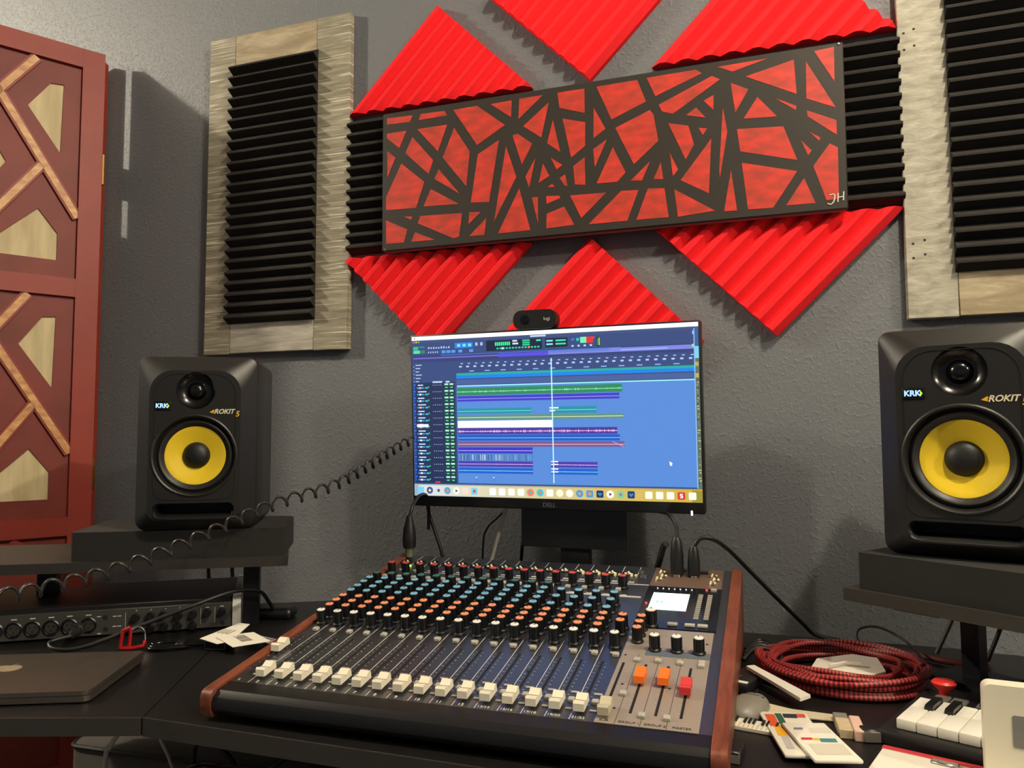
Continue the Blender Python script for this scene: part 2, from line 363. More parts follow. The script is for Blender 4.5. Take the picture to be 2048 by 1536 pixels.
# ================================================================== FOLDING SCREEN
M_SRED = mat('screen_red_lacquer', (164, 60, 44), .5, var=((150, 52, 38), 6), bump=(120, .1, .0008))
M_SRED2 = mat('screen_red_recess', (142, 58, 46), .55, var=((122, 48, 38), 7), bump=(120, .1, .0008))
M_GILT = mat('worn_gilt_edge', (244, 190, 122), .45, var=((206, 140, 86), 18, (2, 2, 4)))
M_PANE = mat('pale_wood_veneer', (238, 220, 172), .6, var=((214, 194, 146), 6, (7, 7, 1)))
fs = thing('folding_screen', 'tall red folding screen with gilt lattice bars and pale wood insets', 'screen', (-1.226, -.05, 0))
def leaf(root, ang, mirror, start=0, back=0):
    # local frame: u along the leaf away from the hinge, w normal (towards viewer side), z up
    ca, sa = math.cos(ang), math.sin(ang)
    Wl = .444; t = .026
    n = (sa, -ca) if not mirror else (-sa, ca)
    ex = Vector((ca, sa, 0)); en = Vector((n[0], n[1], 0)); ez = Vector((0, 0, 1))
    M = Matrix(((ex.x, en.x, ez.x, 0), (ex.y, en.y, ez.y, 0), (ex.z, en.z, ez.z, 0), (0, 0, 0, 1))) @ T(start, back, 0)
    # M maps (u, w, z); w=0 is the visible face, negative w goes back
    def pr(poly, w0, w1):
        g = G(); prism(g, poly, w0, w1, 'y', M); return g
    def ob(name, g, m, sm=None): return obj(name, g, m, root, sm)
    for a, b in ((.004, .053), (Wl-.053, Wl-.004)):
        ob('stile', pr([(a, .0), (b, .0), (b, 2.057), (a, 2.057)], -t, 0), M_SRED)
    for a, b in ((2.010, 2.057), (1.440, 1.484), (.872, .916), (.300, .346)):
        ob('rail', pr([(.053, a), (Wl-.053, a), (Wl-.053, b), (.053, b)], -t+.001, -.0005), M_SRED)
    mid = Wl/2
    for z0 in (1.484, .916, .346):
        z1 = z0+.526
        def F(P): return [(u/1000, z0+(z-1484)/1000) for u, z in P]
        def mir(P): return [(Wl-u, z) for u, z in P]
        ins = [F([(164, 1888), (118, 1955), (90, 1958), (93, 1787)]), F([(135, 1645), (93, 1591), (93, 1526), (222, 1526), (222, 1560)]), F([(222, 1773), (202, 1743), (222, 1715)])]
        a_ = ins[1][:3]; b_ = ins[1][3:]
        bot = a_ + [(2*mid-p[0], p[1]) for p in reversed(a_)] + []
        bot = [ins[1][0], ins[1][1], ins[1][2], (Wl-.093, ins[1][2][1]), (Wl-.093, ins[1][1][1]), (Wl-.135, ins[1][0][1]), (mid, z0+.076)]
        dia = [ins[2][1], (mid, ins[2][0][1]+.004), (Wl-ins[2][1][0], ins[2][1][1]), (mid, ins[2][2][1]-.004)]
        top = F([(200, 1960), (222, 1985), (244, 1960), (222, 1935)])
        top = F([(190, 1990), (254, 1990), (222, 1950)])
        panes = [ins[0], mir(ins[0]), bot, dia] if z0 > .5 else []
        holes = [list(p) for p in panes]
        g = G(); plate(g, [(.053, z0), (Wl-.053, z0), (Wl-.053, z1), (.053, z1)], holes, -.012, 'y', M)
        for h in holes: hole_wall(g, h, -.012, -.018, 'y', M)
        ob('recess_board', g, M_SRED2)
        g = G(); box(g, .053, -t+.002, z0, Wl-.053, -.0185, z1, M); ob('back_board', g, M_SRED2)
        for p in panes: ob('inset_pane', pr(p, -.0184, -.0165), M_PANE)
        def bar(u0, za, u1, zb, w_=.012, m=M_GILT):
            for sgn in (0, 1):
                A = Vector((u0, za)); B = Vector((u1, zb))
                if sgn: A = Vector((Wl-u0, za)); B = Vector((Wl-u1, zb))
                d = (B-A).normalized(); nn = Vector((-d.y, d.x))*w_
                ob('lattice_bar', pr([A-nn, B-nn, B+nn, A+nn], -.0125, -.004), M_SRED)
                if z0 < .5: continue
                nn = nn*.62
                ob('gilt_face', pr([A-nn, B-nn, B+nn, A+nn], -.0045, -.0028), m)
        q = z0-1.484
        bar(.150, 2.006+q, .2225, 1.9055+q); bar(.2225, 1.9055+q, .053, 1.634+q); bar(.132, 1.748+q, .2225, 1.620+q)
    return M
leafA = leaf(fs, math.atan2(-.865, -.5), True)
leafB = leaf(fs, math.radians(180+20), True, .02, -.0275)
g = G(); box(g, -.001, -.038, .02, .003, -.024, 1.635, leafA); obj('leak_blocker', g, M_SRED, fs, None)  # added light stop in the hinge gap, keeps the bright leak to the upper part
for z in (1.767, 1.016):
    g = G(); rbox(g, -.003, -.040, z-.039, .0035, -.006, z+.039, .0012, 1, leafA); h = obj('hinge', g, M_BRASS, fs)
    g = G()
    for dz in (-.022, .022): lathe(g, [(.0035, 0), (.0025, .002)], 10, leafA @ T(-.0028, -.013, z+dz) @ RY(-PI/2), cap1=True)
    obj('hinge_screws', g, M_CHROME, h)

# ================================================================== DESK
dk = thing('studio_desk', 'black corner studio desk with raised speaker shelves', 'desk', (0, -.4, 0))
DM = T(0, .4, 0)
def dpr(name, poly, z0, z1, m=M_DESK, r=None): g = G(); prism(g, poly, z0, z1, 'z', DM); return obj(name, g, m, dk, None)
# front edge runs y=-.765 in the middle, wings swing forward
dpr('desktop', [(-.357, -.764), (.60, -.764), (.60, -.15), (-.50, -.15), (-.62, -.22)], ZD-.020, ZD)
dpr('wing_top', [(-.359, -.764), (-.622, -.221), (-1.00, -.46), (-1.14, -.62), (-1.02, -.997)], ZD-.020, ZD-.0004)
dpr('wing_top', [(.602, -.764), (.602, -.16), (.66, -.16), (1.06, -.42), (1.10, -1.02)], ZD-.020, ZD-.0004)
M_HILITE = mat('desk_edge_highlight', (52, 50, 47), .4)  # painted highlight: lighter grey along the front edge where its bevel catches light
dpr('edge_highlight', [(-.3565, -.7662), (.60, -.7662), (.60, -.7641), (-.3575, -.7641)], ZD-.0205, ZD+.0003, M_HILITE)
dpr('edge_highlight', [(-.3590, -.7662), (-1.0207, -.9992), (-1.02, -.9971), (-.3595, -.7641)], ZD-.0205, ZD-.0001, M_HILITE)
dpr('under_frame', [(-.50, -.48), (.55, -.48), (.55, -.44), (-.50, -.44)], ZD-.060, ZD-.0205, M_STEEL)
dpr('under_frame', [(-.50, -.30), (.55, -.30), (.55, -.26), (-.50, -.26)], ZD-.060, ZD-.0205, M_STEEL)
for x, y in ((-.95, -.90), (-.95, -.55), (-.42, -.28), (.50, -.28), (.98, -.90)):
    dpr('leg', [(x-.02, y-.02), (x+.02, y-.02), (x+.02, y+.02), (x-.02, y+.02)], 0, ZD-.0205, M_STEEL)
SZ = .905
def shelf(P, corner):   # polygon of the raised shelf
    g = G(); prism(g, P, SZ-.016, SZ, 'z', DM); return obj('shelf', g, M_SHELF, dk, None)
ang = math.radians(30); ca, sa = math.cos(ang), math.sin(ang)
LF = Vector((-.437, -.381)); d = Vector((-ca, -sa)); nb = Vector((-sa, ca))
P = [LF, LF+d*.62, LF+d*.62+nb*.24, LF+nb*.24+d*.02]
shelf([p[:] for p in P], 0)
a2 = math.radians(36); d2 = Vector((math.cos(a2), -math.sin(a2))); n2 = Vector((math.sin(a2), math.cos(a2)))
RF = Vector((.413, -.382)); P2 = [RF, RF+d2*.55, RF+d2*.55+n2*.26, RF+n2*.26]
shelf([p[:] for p in P2], 0)
def post(x, y, rz, wd=.034, base=True):
    g = G(); box(g, -wd/2, -.011, ZD, wd/2, .011, SZ-.018, DM @ T(x, y, 0) @ RZ(rz)); box(g, -wd/2-.012, -.03, SZ-.022, wd/2+.012, .03, SZ-.0162, DM @ T(x, y, 0) @ RZ(rz))
    if base: box(g, -wd/2-.03, -.04, ZD, wd/2+.03, .04, ZD+.006, DM @ T(x, y, 0) @ RZ(rz))
    obj('shelf_post', g, M_STEEL, dk, None)
post(-.535, -.345, ang, .026, False); p = LF+d*.42+nb*.16; post(p.x, p.y, ang, .03)
post(.572, -.318, -a2, .022); p = RF+d2*.46+n2*.12; post(p.x, p.y, -a2, .036)
g = G(); prism(g, [(-.028, -.007), (.028, -.007), (.022, .0), (-.028, .0)], -.011, .011, 'y', DM @ T(.50, -.395, SZ-.0165) @ RZ(-a2)); obj('shelf_bracket', g, M_STEEL, dk, None)

# ================================================================== SPEAKERS
M_BADGE = mat('lit_badge', (150, 190, 255), .4, emit=1.3)
M_LOGO = mat('logo_white', (235, 225, 190), .5)
M_LOGOY = mat('logo_yellow', (235, 180, 30), .5)
M_BADGEY = mat('lit_badge_yellow', (170, 220, 40), .4, emit=.9)
def speaker(label, loc, rz):
    t = thing('studio_monitor_speaker', label, 'speaker', loc, rz, 'nearfield speakers')
    w, h = .188, .284; hw = w/2; N = 6
    def lp(x0, z0, x1, z1, r, y): return [(p[0], y, p[1]) for p in rrect(x0, z0, x1, z1, r, N)]
    back = lp(-hw+.004, .004, hw-.004, h-.004, [.012]*4, .243); back0 = lp(-hw, 0, hw, h, [.014]*4, .235)
    rim = lp(-hw, 0, hw, h, [.016, .016, .014, .014], .030)
    rim2 = lp(-hw+.002, .002, hw-.002, h-.002, [.016, .016, .014, .014], .0215)
    pl1 = lp(-.074, .014, .074, h-.021, [.018, .018, .034, .034], .0035)
    pl0 = lp(-.070, .018, .070, h-.025, [.018, .018, .036, .036], 0)
    outer = [(p[0], p[2]) for p in pl0]
    zw = h-.163; zt = h-.058; zp = h-.250
    hw_ = circ(0, zw, .0655, 48); ht = circ(0, zt, .030, 32); hp = rrect(-.062, zp-.011, .062, zp+.011, .009, 5)
    g = G(); loft(g, [back, back0, rim, rim2, pl1, pl0], cap0=True)
    g.f = [tuple(reversed(f)) for f in g.f]
    obj('cabinet', g, M_SPK, t, 30)
    g = G(); plate(g, outer, [hw_, ht, hp], 0, 'y'); baf = obj('baffle', g, M_SPK, t, 20)
    g = G(); tube(g, [(p[0], -.0002, p[1]) for p in rrect(-.062, .05, .062, h-.031, [.02, .02, .034, .034], 6)], .0006, 5, closed=True); obj('panel_seam', g, M_SPKD, baf)
    Mz = T(0, 0, zw) @ RX(PI/2)     # lathe +z -> -y (towards viewer)
    g = G(); lathe(g, [(.0655, 0), (.0665, .0016), (.0645, .0028), (.0622, .0015), (.0605, -.004), (.0585, -.007)], 48, Mz); obj('woofer_trim', g, M_SPK, t)
    g = G(); lathe(g, [(.0585, -.007), (.0572, -.0045), (.0545, -.0025), (.0515, -.0035), (.0490, -.0075), (.0470, -.0085)], 48, Mz); obj('woofer_surround', g, M_RUB, t)
    g = G(); lathe(g, [(.0472, -.0080), (.0465, -.0080), (.0405, -.0100), (.0330, -.0125), (.0260, -.0148), (.0205, -.0165)], 48, Mz); obj('woofer_cone', g, M_YEL, t)
    g = G(); lathe(g, [(.0216, -.0164), (.0190, -.0115), (.0140, -.0080), (.0075, -.0060), (.0002, -.0054)], 32, Mz); obj('dust_cap', g, M_SPKD, t)
    Mt = T(0, 0, zt) @ RX(PI/2)
    g = G(); lathe(g, [(.030, 0), (.0295, -.001), (.0255, -.0048), (.0205, -.0082), (.0165, -.0095), (.0150, -.0096)], 36, Mt); obj('tweeter_waveguide', g, mat('waveguide_gloss', (16, 16, 15), .22), t)
    g = G(); lathe(g, [(.0152, -.0096), (.0140, -.0080), (.0132, -.0085), (.0115, -.0045), (.0080, -.0018), (.0040, -.0006), (.0002, -.0003)], 28, Mt); obj('tweeter_dome', g, mat('tweeter_dome_black', (12, 12, 12), .18), t)
    g = G(); inner = rrect(-.058, zp-.008, .058, zp+.008, .007, 5)
    loft(g, [[(p[0], 0, p[1]) for p in hp], [(p[0], .006, p[1]) for p in inner], [(p[0], .05, p[1]) for p in inner]], cap1=True); obj('port', g, mat('port_dark', (9, 9, 9), .6), t)
    lip = [(-.060, 0, zp-.003)] + [(-.052, -.0005, zp-.0125), (0, -.001, zp-.0135), (.052, -.0005, zp-.0125)] + [(.060, 0, zp-.003)]
    g = G(); tube(g, spline(lip, 6), .0022, 6); obj('port_lip', g, M_SPK, t)
    g = G(); rbox(g, -.0125, -.0012, -.0075, .0125, .001, .0075, .002, 2, T(-.050, 0, h-.083)); bd = obj('badge', g, mat('badge_black', (10, 10, 10), .3), t)
    text('KRK', .0098, M_BADGE, bd, T(-.0510, -.0014, h-.083) @ FRONT, bold=.0003)
    g = G(); prism(g, [(.0075, -.004), (.0105, 0), (.0075, .004)], -.0014, -.0011, 'y', T(-.050, 0, h-.083)); obj('badge_mark', g, M_BADGEY, bd)
    text('ROKIT', .0105, M_LOGO, t, T(.044, -.0004, h-.092) @ FRONT, shear=.3, bold=.0003)
    text('5', .0125, M_LOGOY, t, T(.0645, -.0004, h-.096) @ FRONT, shear=.2, bold=.0003)
    g = G(); prism(g, [(.0215, -.0010), (.0285, .0035), (.0285, .0015), (.034, .0040), (.0285, .0005), (.0285, -.0030)], -.0006, 0, 'y', T(0, 0, h-.092)); obj('logo_wing', g, M_LOGOY, t)
    return t
SPZ = .952
speaker('black speaker with yellow cone on the shelf in front of the red folding screen', (-.553, -.472, SPZ), .535)
speaker('black speaker with yellow cone below the whitewashed wood framed panel', (.546, -.432, SPZ), -.30)
def pad(label, P):
    g = G(); n = 5
    # rounded polygon block
    out = []
    for i in range(4):
        a = Vector(P[i-1]); b = Vector(P[i]); c = Vector(P[(i+1) % 4]); r = .035 if i in (2, 3) else .006
        u = (a-b).normalized()*r; v = (c-b).normalized()*r
        for k in range(n+1):
            s = k/n; out.append(((b+u)*(1-s)**2+b*2*s*(1-s)+(b+v)*s*s)[:])
    c = sum((Vector(p) for p in out), Vector((0, 0)))/len(out)
    q = [(p[0]-c.x, p[1]-c.y) for p in out]
    prism(g, q, 0, .0465, 'z')
    o = obj('isolation_pad', g, mat('pad_foam', (31, 30, 28), .9, bump=(500, .2, .0006)), None, 30); o.location = (c.x, c.y, SZ)
    return tag(o, label, 'speaker pad', 'foam pads under the speakers')
A0 = LF+d*.335+nb*.006
pad('dark foam pad under the speaker in front of the folding screen', [(A0)[:], (LF+d*.006+nb*.006)[:], (LF+d*.006+nb*.205)[:], (A0+nb*.20)[:]])
B0 = RF+d2*.016+n2*.008
pad('dark foam pad under the speaker below the whitewashed wood frame', [B0[:], (B0+d2*.30)[:], (B0+d2*.30+n2*.21)[:], (B0+n2*.21)[:]])

# ================================================================== COMPUTER MONITOR
M_BEZ = mat('bezel_black', (24, 25, 28), .35)
M_SCR = attr_mat('screen_light', emit=1.15)
mo = thing('computer_monitor', 'thin bezel computer monitor showing a blue recording session', 'monitor', (-.048, -.16, ZD), -.018)
MW, MH = .538, .322
MM = T(0, 0, .972-ZD) @ RX(.051)
g = G(); rbox(g, -MW/2, -.004, 0, MW/2, .022, MH, .003, 2, MM); obj('housing', g, M_BEZ, mo)
g = G(); rbox(g, -.16, .022, .05, .16, .045, .25, .012, 2, MM); obj('rear_cover', g, M_BEZ, mo)
g = G(); box(g, .010, .03, .005, .062, .052, .30); obj('stand_neck', g, M_BEZ, mo, None)
g = G(); rbox(g, -.069, -.03, .0003, .141, .115, .012, .004, 2); obj('stand_base', g, M_BEZ, mo)
g = G(); box(g, -.10, .026, .05, .095, .034, .13, T(.037, 0, .07)); obj('cable_cover', g, M_BEZ, mo, None)
SW, SHh = .531, .299; sx0 = -SW/2; sz1 = MH-.0035
g = G(); L_ = [0]
def q(u0, v0, u1, v1, c, lay=0):       # mm from the screen's top-left corner, v down
    y = -.0042-.00004*lay
    X0 = sx0+u0/1000; X1 = sx0+u1/1000; Z0 = sz1-v1/1000; Z1 = sz1-v0/1000
    g.add([(X0, y, Z0), (X1, y, Z0), (X1, y, Z1), (X0, y, Z1)], [(0, 1, 2, 3)], MM, s2l(c))
def quads(pts, c, lay):
    y = -.0042-.00004*lay
    g.add([(sx0+u/1000, y, sz1-v/1000) for u, v in pts], [tuple(range(len(pts)))], MM, s2l(c))
q(0, 0, 531, 299, (58, 92, 150))
rnd = random.Random(3)
q(0, 0, 531, 7.2, (255, 255, 255), 1); q(5, 1.8, 7, 5, (90, 90, 100), 2)
q(0, 7.2, 524, 276, (52, 72, 122), 1)
q(0, 7.2, 524, 12, (62, 78, 122), 2); q(237, 8.2, 266, 11.2, (190, 205, 235), 3)
for i, c in enumerate(((255, 90, 80), (250, 190, 60), (60, 200, 90))): q(3+i*5, 9, 6+i*5, 12, c, 3)
q(3, 19, 13, 25, (40, 190, 120), 2); q(14, 19, 27, 21, (50, 150, 120), 2); q(3, 26, 17, 32, (80, 220, 150), 2); q(18, 26, 27, 32, (40, 130, 110), 2)
for i in range(9): q(34+i*5.2, 20+rnd.random()*2, 37+i*5.2, 24, (170, 195, 235), 2)
for i in range(5): q(34+i*4.6, 29, 36+i*4.6, 32, (170, 195, 235), 2)
q(89, 15, 125, 25, (30, 130, 220), 2)
for i in range(3): q(94+i*11, 17.5, 100+i*11, 22.5, (130, 215, 250), 3)
for u in (62, 72, 82, 96, 118): q(u, 28, u+8, 33, (80, 150, 230), 2)
for u in (130, 140): q(u, 16, u+5, 22, (160, 180, 220), 2)
q(152, 14, 259, 33, (20, 30, 55), 2)
for i in range(8): q(169+i*3.8, 17.5, 171.8+i*3.8, 24, (50, 230, 160), 3)
q(203, 15, 212, 18, (200, 220, 240), 3); q(203, 20, 214, 23, (200, 220, 240), 3)
for j in range(3): q(222, 15+j*4, 236, 18+j*4, (40, 190, 140), 3)
for i in range(14): q(172+i*6, 27.5, 176+i*6, 30.5, (40, 200, 170) if i != 10 else (255, 150, 60), 3)
q(182, 27, 186, 31, (250, 200, 190), 4); q(248, 16, 257, 19, (60, 220, 160), 3)
q(265, 15, 306, 31, (20, 30, 55), 2)
for j in range(2): q(267, 18+j*6, 279, 21+j*6, (130, 220, 220), 3); q(284, 18+j*6, 303, 21+j*6, (60, 210, 170), 3)
q(313, 17, 318, 21, (60, 120, 180), 2); q(322, 17, 327, 22, (40, 190, 180), 2); q(329, 15.5, 340, 26, (110, 230, 170), 2); q(340, 15.5, 352, 26, (230, 40, 40), 2); q(349, 16, 355, 19, (230, 60, 60), 3)
for i in range(4): q(313+i*11, 29, 317+i*11, 32, (190, 205, 235), 2)
q(358, 17, 365, 33, (25, 50, 60), 2); q(360, 19, 361.5, 31, (60, 200, 90), 3); q(362.5, 18, 364, 31, (210, 210, 60), 3)
q(521, 14, 523, 20, (150, 190, 235), 3)
q(3, 35, 523, 49, (50, 62, 112), 2); q(3, 40, 270, 42.5, (110, 100, 200), 3); q(175, 38, 270, 45, (80, 70, 210), 3); q(270, 37, 523, 44, (120, 130, 215), 3); q(270, 37, 380, 41, (95, 120, 205), 4); q(60, 36, 400, 37.2, (70, 120, 210), 3); q(400, 40, 480, 42, (150, 170, 240), 4); q(520, 36, 523, 41, (150, 220, 120), 4)
for i in range(30): q(100+i*14.4, 53, 105+i*14.4, 54.6, (170, 190, 230), 2); q(97+i*14.4, 58, 102.5+i*14.4, 61, (175, 195, 235), 2)
for i in range(13): q(117+i*31, 67, 127+i*31, 69, (125, 170, 230), 2)
for i in range(6): q(7, 53+i*6.2, 20-i % 3*3, 54.6+i*6.2, (185, 200, 235), 2)
for i in range(5): q(2.5, 56+i*7, 4.5, 57.5+i*7, (160, 180, 230), 2)
q(91, 71.5, 526, 75.6, (40, 165, 155), 2); q(91, 75.6, 526, 81.5, (22, 128, 225), 2); q(524, 66, 530, 73, (200, 180, 70), 2)
q(91, 83.4, 524, 93, (70, 92, 148), 2)
q(91, 96, 524, 274, (84, 134, 208), 2); q(92, 94.2, 524, 96.3, (150, 232, 238), 3)
q(3, 87, 87.5, 275, (32, 46, 84), 2)
for r in range(15):
    v = 89+r*12.3
    q(3, v, 6, v+4, (40, 110, 230), 3); q(3, v+6, 5.5, v+9.5, (30, 90, 220), 3)
    q(11, v+1.6, 20+rnd.random()*9, v+3.6, (205, 220, 245), 3)
    q(9, v+6.5, 24, v+9.2, (70, 150, 215), 3); q(14, v+6.3, 18, v+9.4, (240, 240, 235) if r % 3 else (245, 190, 170), 4); q(26, v+6.5, 32, v+9.2, (60, 190, 200), 3); q(33, v+5, 34.5, v+8, (70, 220, 120), 3)
    for k in range(5): q(42.5+k*4, v+2.6, 44+k*4, v+3.8, (190, 205, 235), 3)
    for k in range(2):
        q(66+k*10.5, v, 75+k*10.5, v+4.3, (40, 120, 90), 3); q(66.5+k*10.5, v+.8, 74+k*10.5, v+3.4, (190, 240, 215), 4)
        q(66+k*10.5, v+5.8, 75+k*10.5, v+10, (22, 70, 60), 3); q(68+k*10.5, v+7, 73+k*10.5, v+9, (90, 215, 140), 4)
q(42, 85, 62, 88, (190, 210, 240), 3); q(69, 85, 77, 88, (190, 210, 240), 3); q(8, 165, 32, 170, (255, 255, 255), 5); q(44, 272, 54, 274, (240, 70, 90), 5)
def clip(u0, v0, u1, v1, c, lc=None, amp=0, lay=3, jit=2.0):
    q(u0, v0, u1, v1, c, lay); m = (v0+v1)/2+.4
    if lc:
        q(u0, m-.45, u1, m+.45, lc, lay+1)
        if amp:
            u = u0
            while u < u1-1:
                a = amp*(.2+rnd.random()**2*1.2); quads([(u, m), (u+.5, m+a), (u+1.1+rnd.random(), m), (u+.5, m-a)], lc, lay+2); u += jit*(.7+rnd.random())
clip(92, 99, 401, 112.6, (44, 132, 92), (150, 240, 180), 2.2, jit=3); clip(92, 114, 396, 124, (62, 58, 190), (170, 170, 240), .4, jit=5)
clip(92, 137, 236, 146.5, (36, 140, 160), (110, 235, 220)); clip(272, 136, 355, 147.5, (36, 140, 160), (110, 235, 220)); q(270, 137, 287, 139.5, (225, 235, 245), 6); q(270, 142, 280, 144.5, (225, 235, 245), 6)
clip(92, 149, 402, 158, (92, 140, 128), (235, 245, 190)); q(92, 159.5, 276, 172.4, (255, 255, 255), 6)
clip(92, 172.8, 391, 184.4, (72, 52, 152), (235, 190, 225), 2.6, jit=1.6); clip(92, 185.2, 395, 196, (28, 88, 188), (130, 215, 250))
clip(92, 197.2, 403, 207, (116, 84, 140), (245, 200, 200)); quads([(381, 198), (383, 198), (402, 206), (402, 207)], (190, 190, 240), 6)
clip(92, 208.2, 237, 219.2, (56, 52, 190), (190, 190, 250)); q(92, 221, 237, 232, (60, 92, 150), 3)
u = 93
while u < 235: q(u, 221.3, u+.7+rnd.random(), 231.7, (110, 170, 225) if rnd.random() > .25 else (215, 235, 250), 4); u += 2.0+rnd.random()*2
for a, b in ((92, 237), (271, 355)):
    clip(a, 233.2, b, 243.4, (74, 56, 166), (220, 190, 240), .9, jit=4); clip(a, 245.2, b, 255.6, (30, 92, 196), (130, 220, 250), .9, jit=4)
for v in (232, 237, 245, 250): q(271, v, 284, v+2.2, (230, 238, 248), 7)
for u in (127, 161): q(u, 259, u+.8, 270, (60, 100, 160), 3); q(u-1, 262, u+1.8, 264, (220, 230, 220), 4)
q(274.4, 50, 276.4, 271, (190, 240, 255), 9)
quads([(478, 231), (483, 234), (482, 239), (479, 238)], (255, 255, 255), 4)
q(523, 10, 524.5, 276, (140, 190, 235), 4); q(524.5, 40, 531, 60, (120, 200, 230), 2); q(525, 85, 530, 92, (190, 170, 70), 3)
q(524.6, 60, 531, 277, (96, 108, 92), 2)
for i in range(40): q(525+rnd.random()*4, 95+i*4.4, 527+rnd.random()*4, 96.6+i*4.4, (190, 190, 120) if i % 3 else (40, 60, 90), 3)
for k in range(12): q(k*44.25, 277, k*44.25+44.3, 299, (150+k*5, 172-k*1, 190-k*13), 2)
q(8, 279, 520, 298, (205, 205, 190), 3)
for k in range(12): q(12+k*42, 279, 12+(k+1)*42, 298, (214-k*1, 216-k*4, 214-k*13), 4)
icons = [(120, 200, 235), (60, 80, 150), (200, 215, 235), (70, 160, 215), (245, 235, 220), (235, 215, 190), (120, 200, 230), (215, 205, 170), (250, 245, 240), (252, 248, 238), (250, 244, 228), (250, 244, 230), (215, 130, 110), (60, 190, 200), (252, 248, 236), (250, 240, 205), (252, 246, 226), (70, 150, 200), (80, 150, 200), (20, 50, 100), (240, 245, 245), (120, 200, 140), (20, 60, 110), (252, 246, 224), (252, 246, 224), (252, 246, 224), (205, 50, 50), (252, 246, 224)]
u = 14
for i, c in enumerate(icons):
    if i == 23: u += 12
    rr = [(u+p[0], 288.5+p[1]) for p in (circ(0, 0, 6.6, 14) if i in (1, 2, 3, 4, 12, 13, 15, 16, 17, 20) else rrect(-6.2, -6.2, 6.2, 6.2, 2, 3))]
    quads(rr, c, 6); c2 = tuple(min(255, max(0, 2*128-x+40)) for x in c) if i in (1, 2, 3, 4, 6, 12, 13, 17, 18, 20, 21) else None
    if c2: quads([(u+p[0], 288.5+p[1]) for p in circ(0, 0, 3.2, 3 + i % 4)], c2, 7)
    if i == 26: q(u-2.5, 285, u+2.5, 286.5, (255, 255, 255), 7); q(u-2.5, 287.8, u+2.5, 289.2, (255, 255, 255), 7); q(u-2.5, 290.5, u+2.5, 292, (255, 255, 255), 7); q(u-2.5, 285, u-1, 288, (255, 255, 255), 7); q(u+1, 288, u+2.5, 292, (255, 255, 255), 7)
    if i in (19, 22): quads([(u-4, 290), (u-2, 286), (u, 290), (u+2, 286), (u+4, 290), (u+2, 288), (u, 292), (u-2, 288)], (90, 190, 240), 7)
    u += 18.1
q(514, 279, 531, 299, (150, 140, 50), 5)
obj('screen_image', g, M_SCR, mo, None)
text('DELL', .011, mat('bezel_logo', (95, 98, 110), .4), mo, MM @ T(0, -.0042, .0085) @ FRONT)
g = G(); rbox(g, .246, -.0055, -.002, .249, -.004, .006, .0005, 1, MM); obj('power_light', g, mat('led_white', (235, 240, 255), .4, emit=3), mo)
wc = thing('webcam', 'rounded black webcam clipped on top of the monitor', 'webcam', (-.066, -.176, 1.296), -.018)
g = G(); prism(g, rrect(-.040, -.004, .040, .030, .0145, 6), -.012, .012, 'y'); obj('body', g, M_BLACK, wc, 40)
g = G(); lathe(g, [(.0085, 0), (.0080, .0012), (.0055, .0006), (.0002, .0012)], 24, T(-.018, -.012, .013) @ RX(PI/2)); obj('lens', g, mat('lens_glass', (12, 12, 16), .1), wc)
text('logi', .0085, mat('webcam_logo', (190, 190, 195), .4), wc, T(.023, -.0122, .013) @ FRONT)
g = G(); box(g, -.02, .006, -.02, .02, .014, -.002, T(0, .018, 0)); box(g, -.02, -.002, -.0036, .02, .034, -.0012); obj('clip', g, M_BLACK, wc, None)

# ================================================================== MIXING CONSOLE
M_PANEL = mat('mixer_panel_black', (118, 120, 126), .30, .92, bump=(500, .05, .0003))
M_CHAS = mat('mixer_chassis_black', (20, 20, 22), .38, .2)
M_SILV = mat('mixer_silver_panel', (168, 156, 140), .45, .35)
M_COPP = mat('mixer_rear_silver', (122, 98, 82), .45, .4)
M_MAHO = wood_mat('mahogany_side', (86, 42, 27), (116, 60, 40), (136, 76, 52), (18, 1.2, 18), 5, .4, .06)
M_KNOB = mat('knob_black', (14, 15, 18), .4)
M_GREYB = mat('grey_button', (176, 172, 160), .45)
M_LINE = mat('white_silkscreen', (205, 203, 195), .6)
M_DLINE = mat('dark_silkscreen', (70, 66, 60), .6)
M_SLOT = mat('fader_slot_black', (5, 5, 5), .7)
M_GLOSS = mat('display_gloss', (14, 16, 24), .2)
mx = thing('mixing_console', 'large mixing console with mahogany sides, coloured knobs and white faders', 'mixer', (.001, -.748, ZD+.0005), .018)
XW = .577; DV = .528; hz = .0345
TM = T(-XW/2, 0, hz) @ RX(.15)           # (u, v, h) -> thing frame; h=0 is the top of the wood sides
PH = -.004
def U(u, v, h=0): return TM @ T(u/1000, v/1000, h)
tb = math.tan(.15); zr = hz+DV*math.sin(.15); yr = DV*math.cos(.15)
def side(u0, u1):
    prof = [(.004, .004), (.0, .010), (.0, hz-.010)] + [(.010-.010*math.cos(a), hz-.0095+.0095*math.sin(a)) for a in (.3, .7, 1.1, 1.45)] + [(yr-.004, zr-.0006), (yr, zr-.005), (yr+.004, .006)]
    g = G(); prism(g, prof, (u0-XW*500)/1000, (u1-XW*500)/1000, 'x'); obj('wood_side', g, M_MAHO, mx, 40)
side(0, 14); side(562, 577)
g = G(); n0, n1 = .0142-XW/2, .5618-XW/2
prism(g, [(.006, .008), (.0015, .014), (.0015, hz-.013), (.004, hz-.008), (.009, hz-.0052), (.012, hz+PH+.012*tb), (yr-.002, hz+PH-.0004+(yr-.002)*tb), (yr-.002, .010)], n0, n1, 'x'); obj('chassis', g, M_CHAS, mx, 30)
for u in (30, 547):
    for y in (.05, .45):
        g = G(); lathe(g, [(.010, 0), (.0095, .0085)], 16, T(u/1000-XW/2, y, 0), cap0=True, cap1=True); obj('rubber_foot', g, M_MATTE, mx)
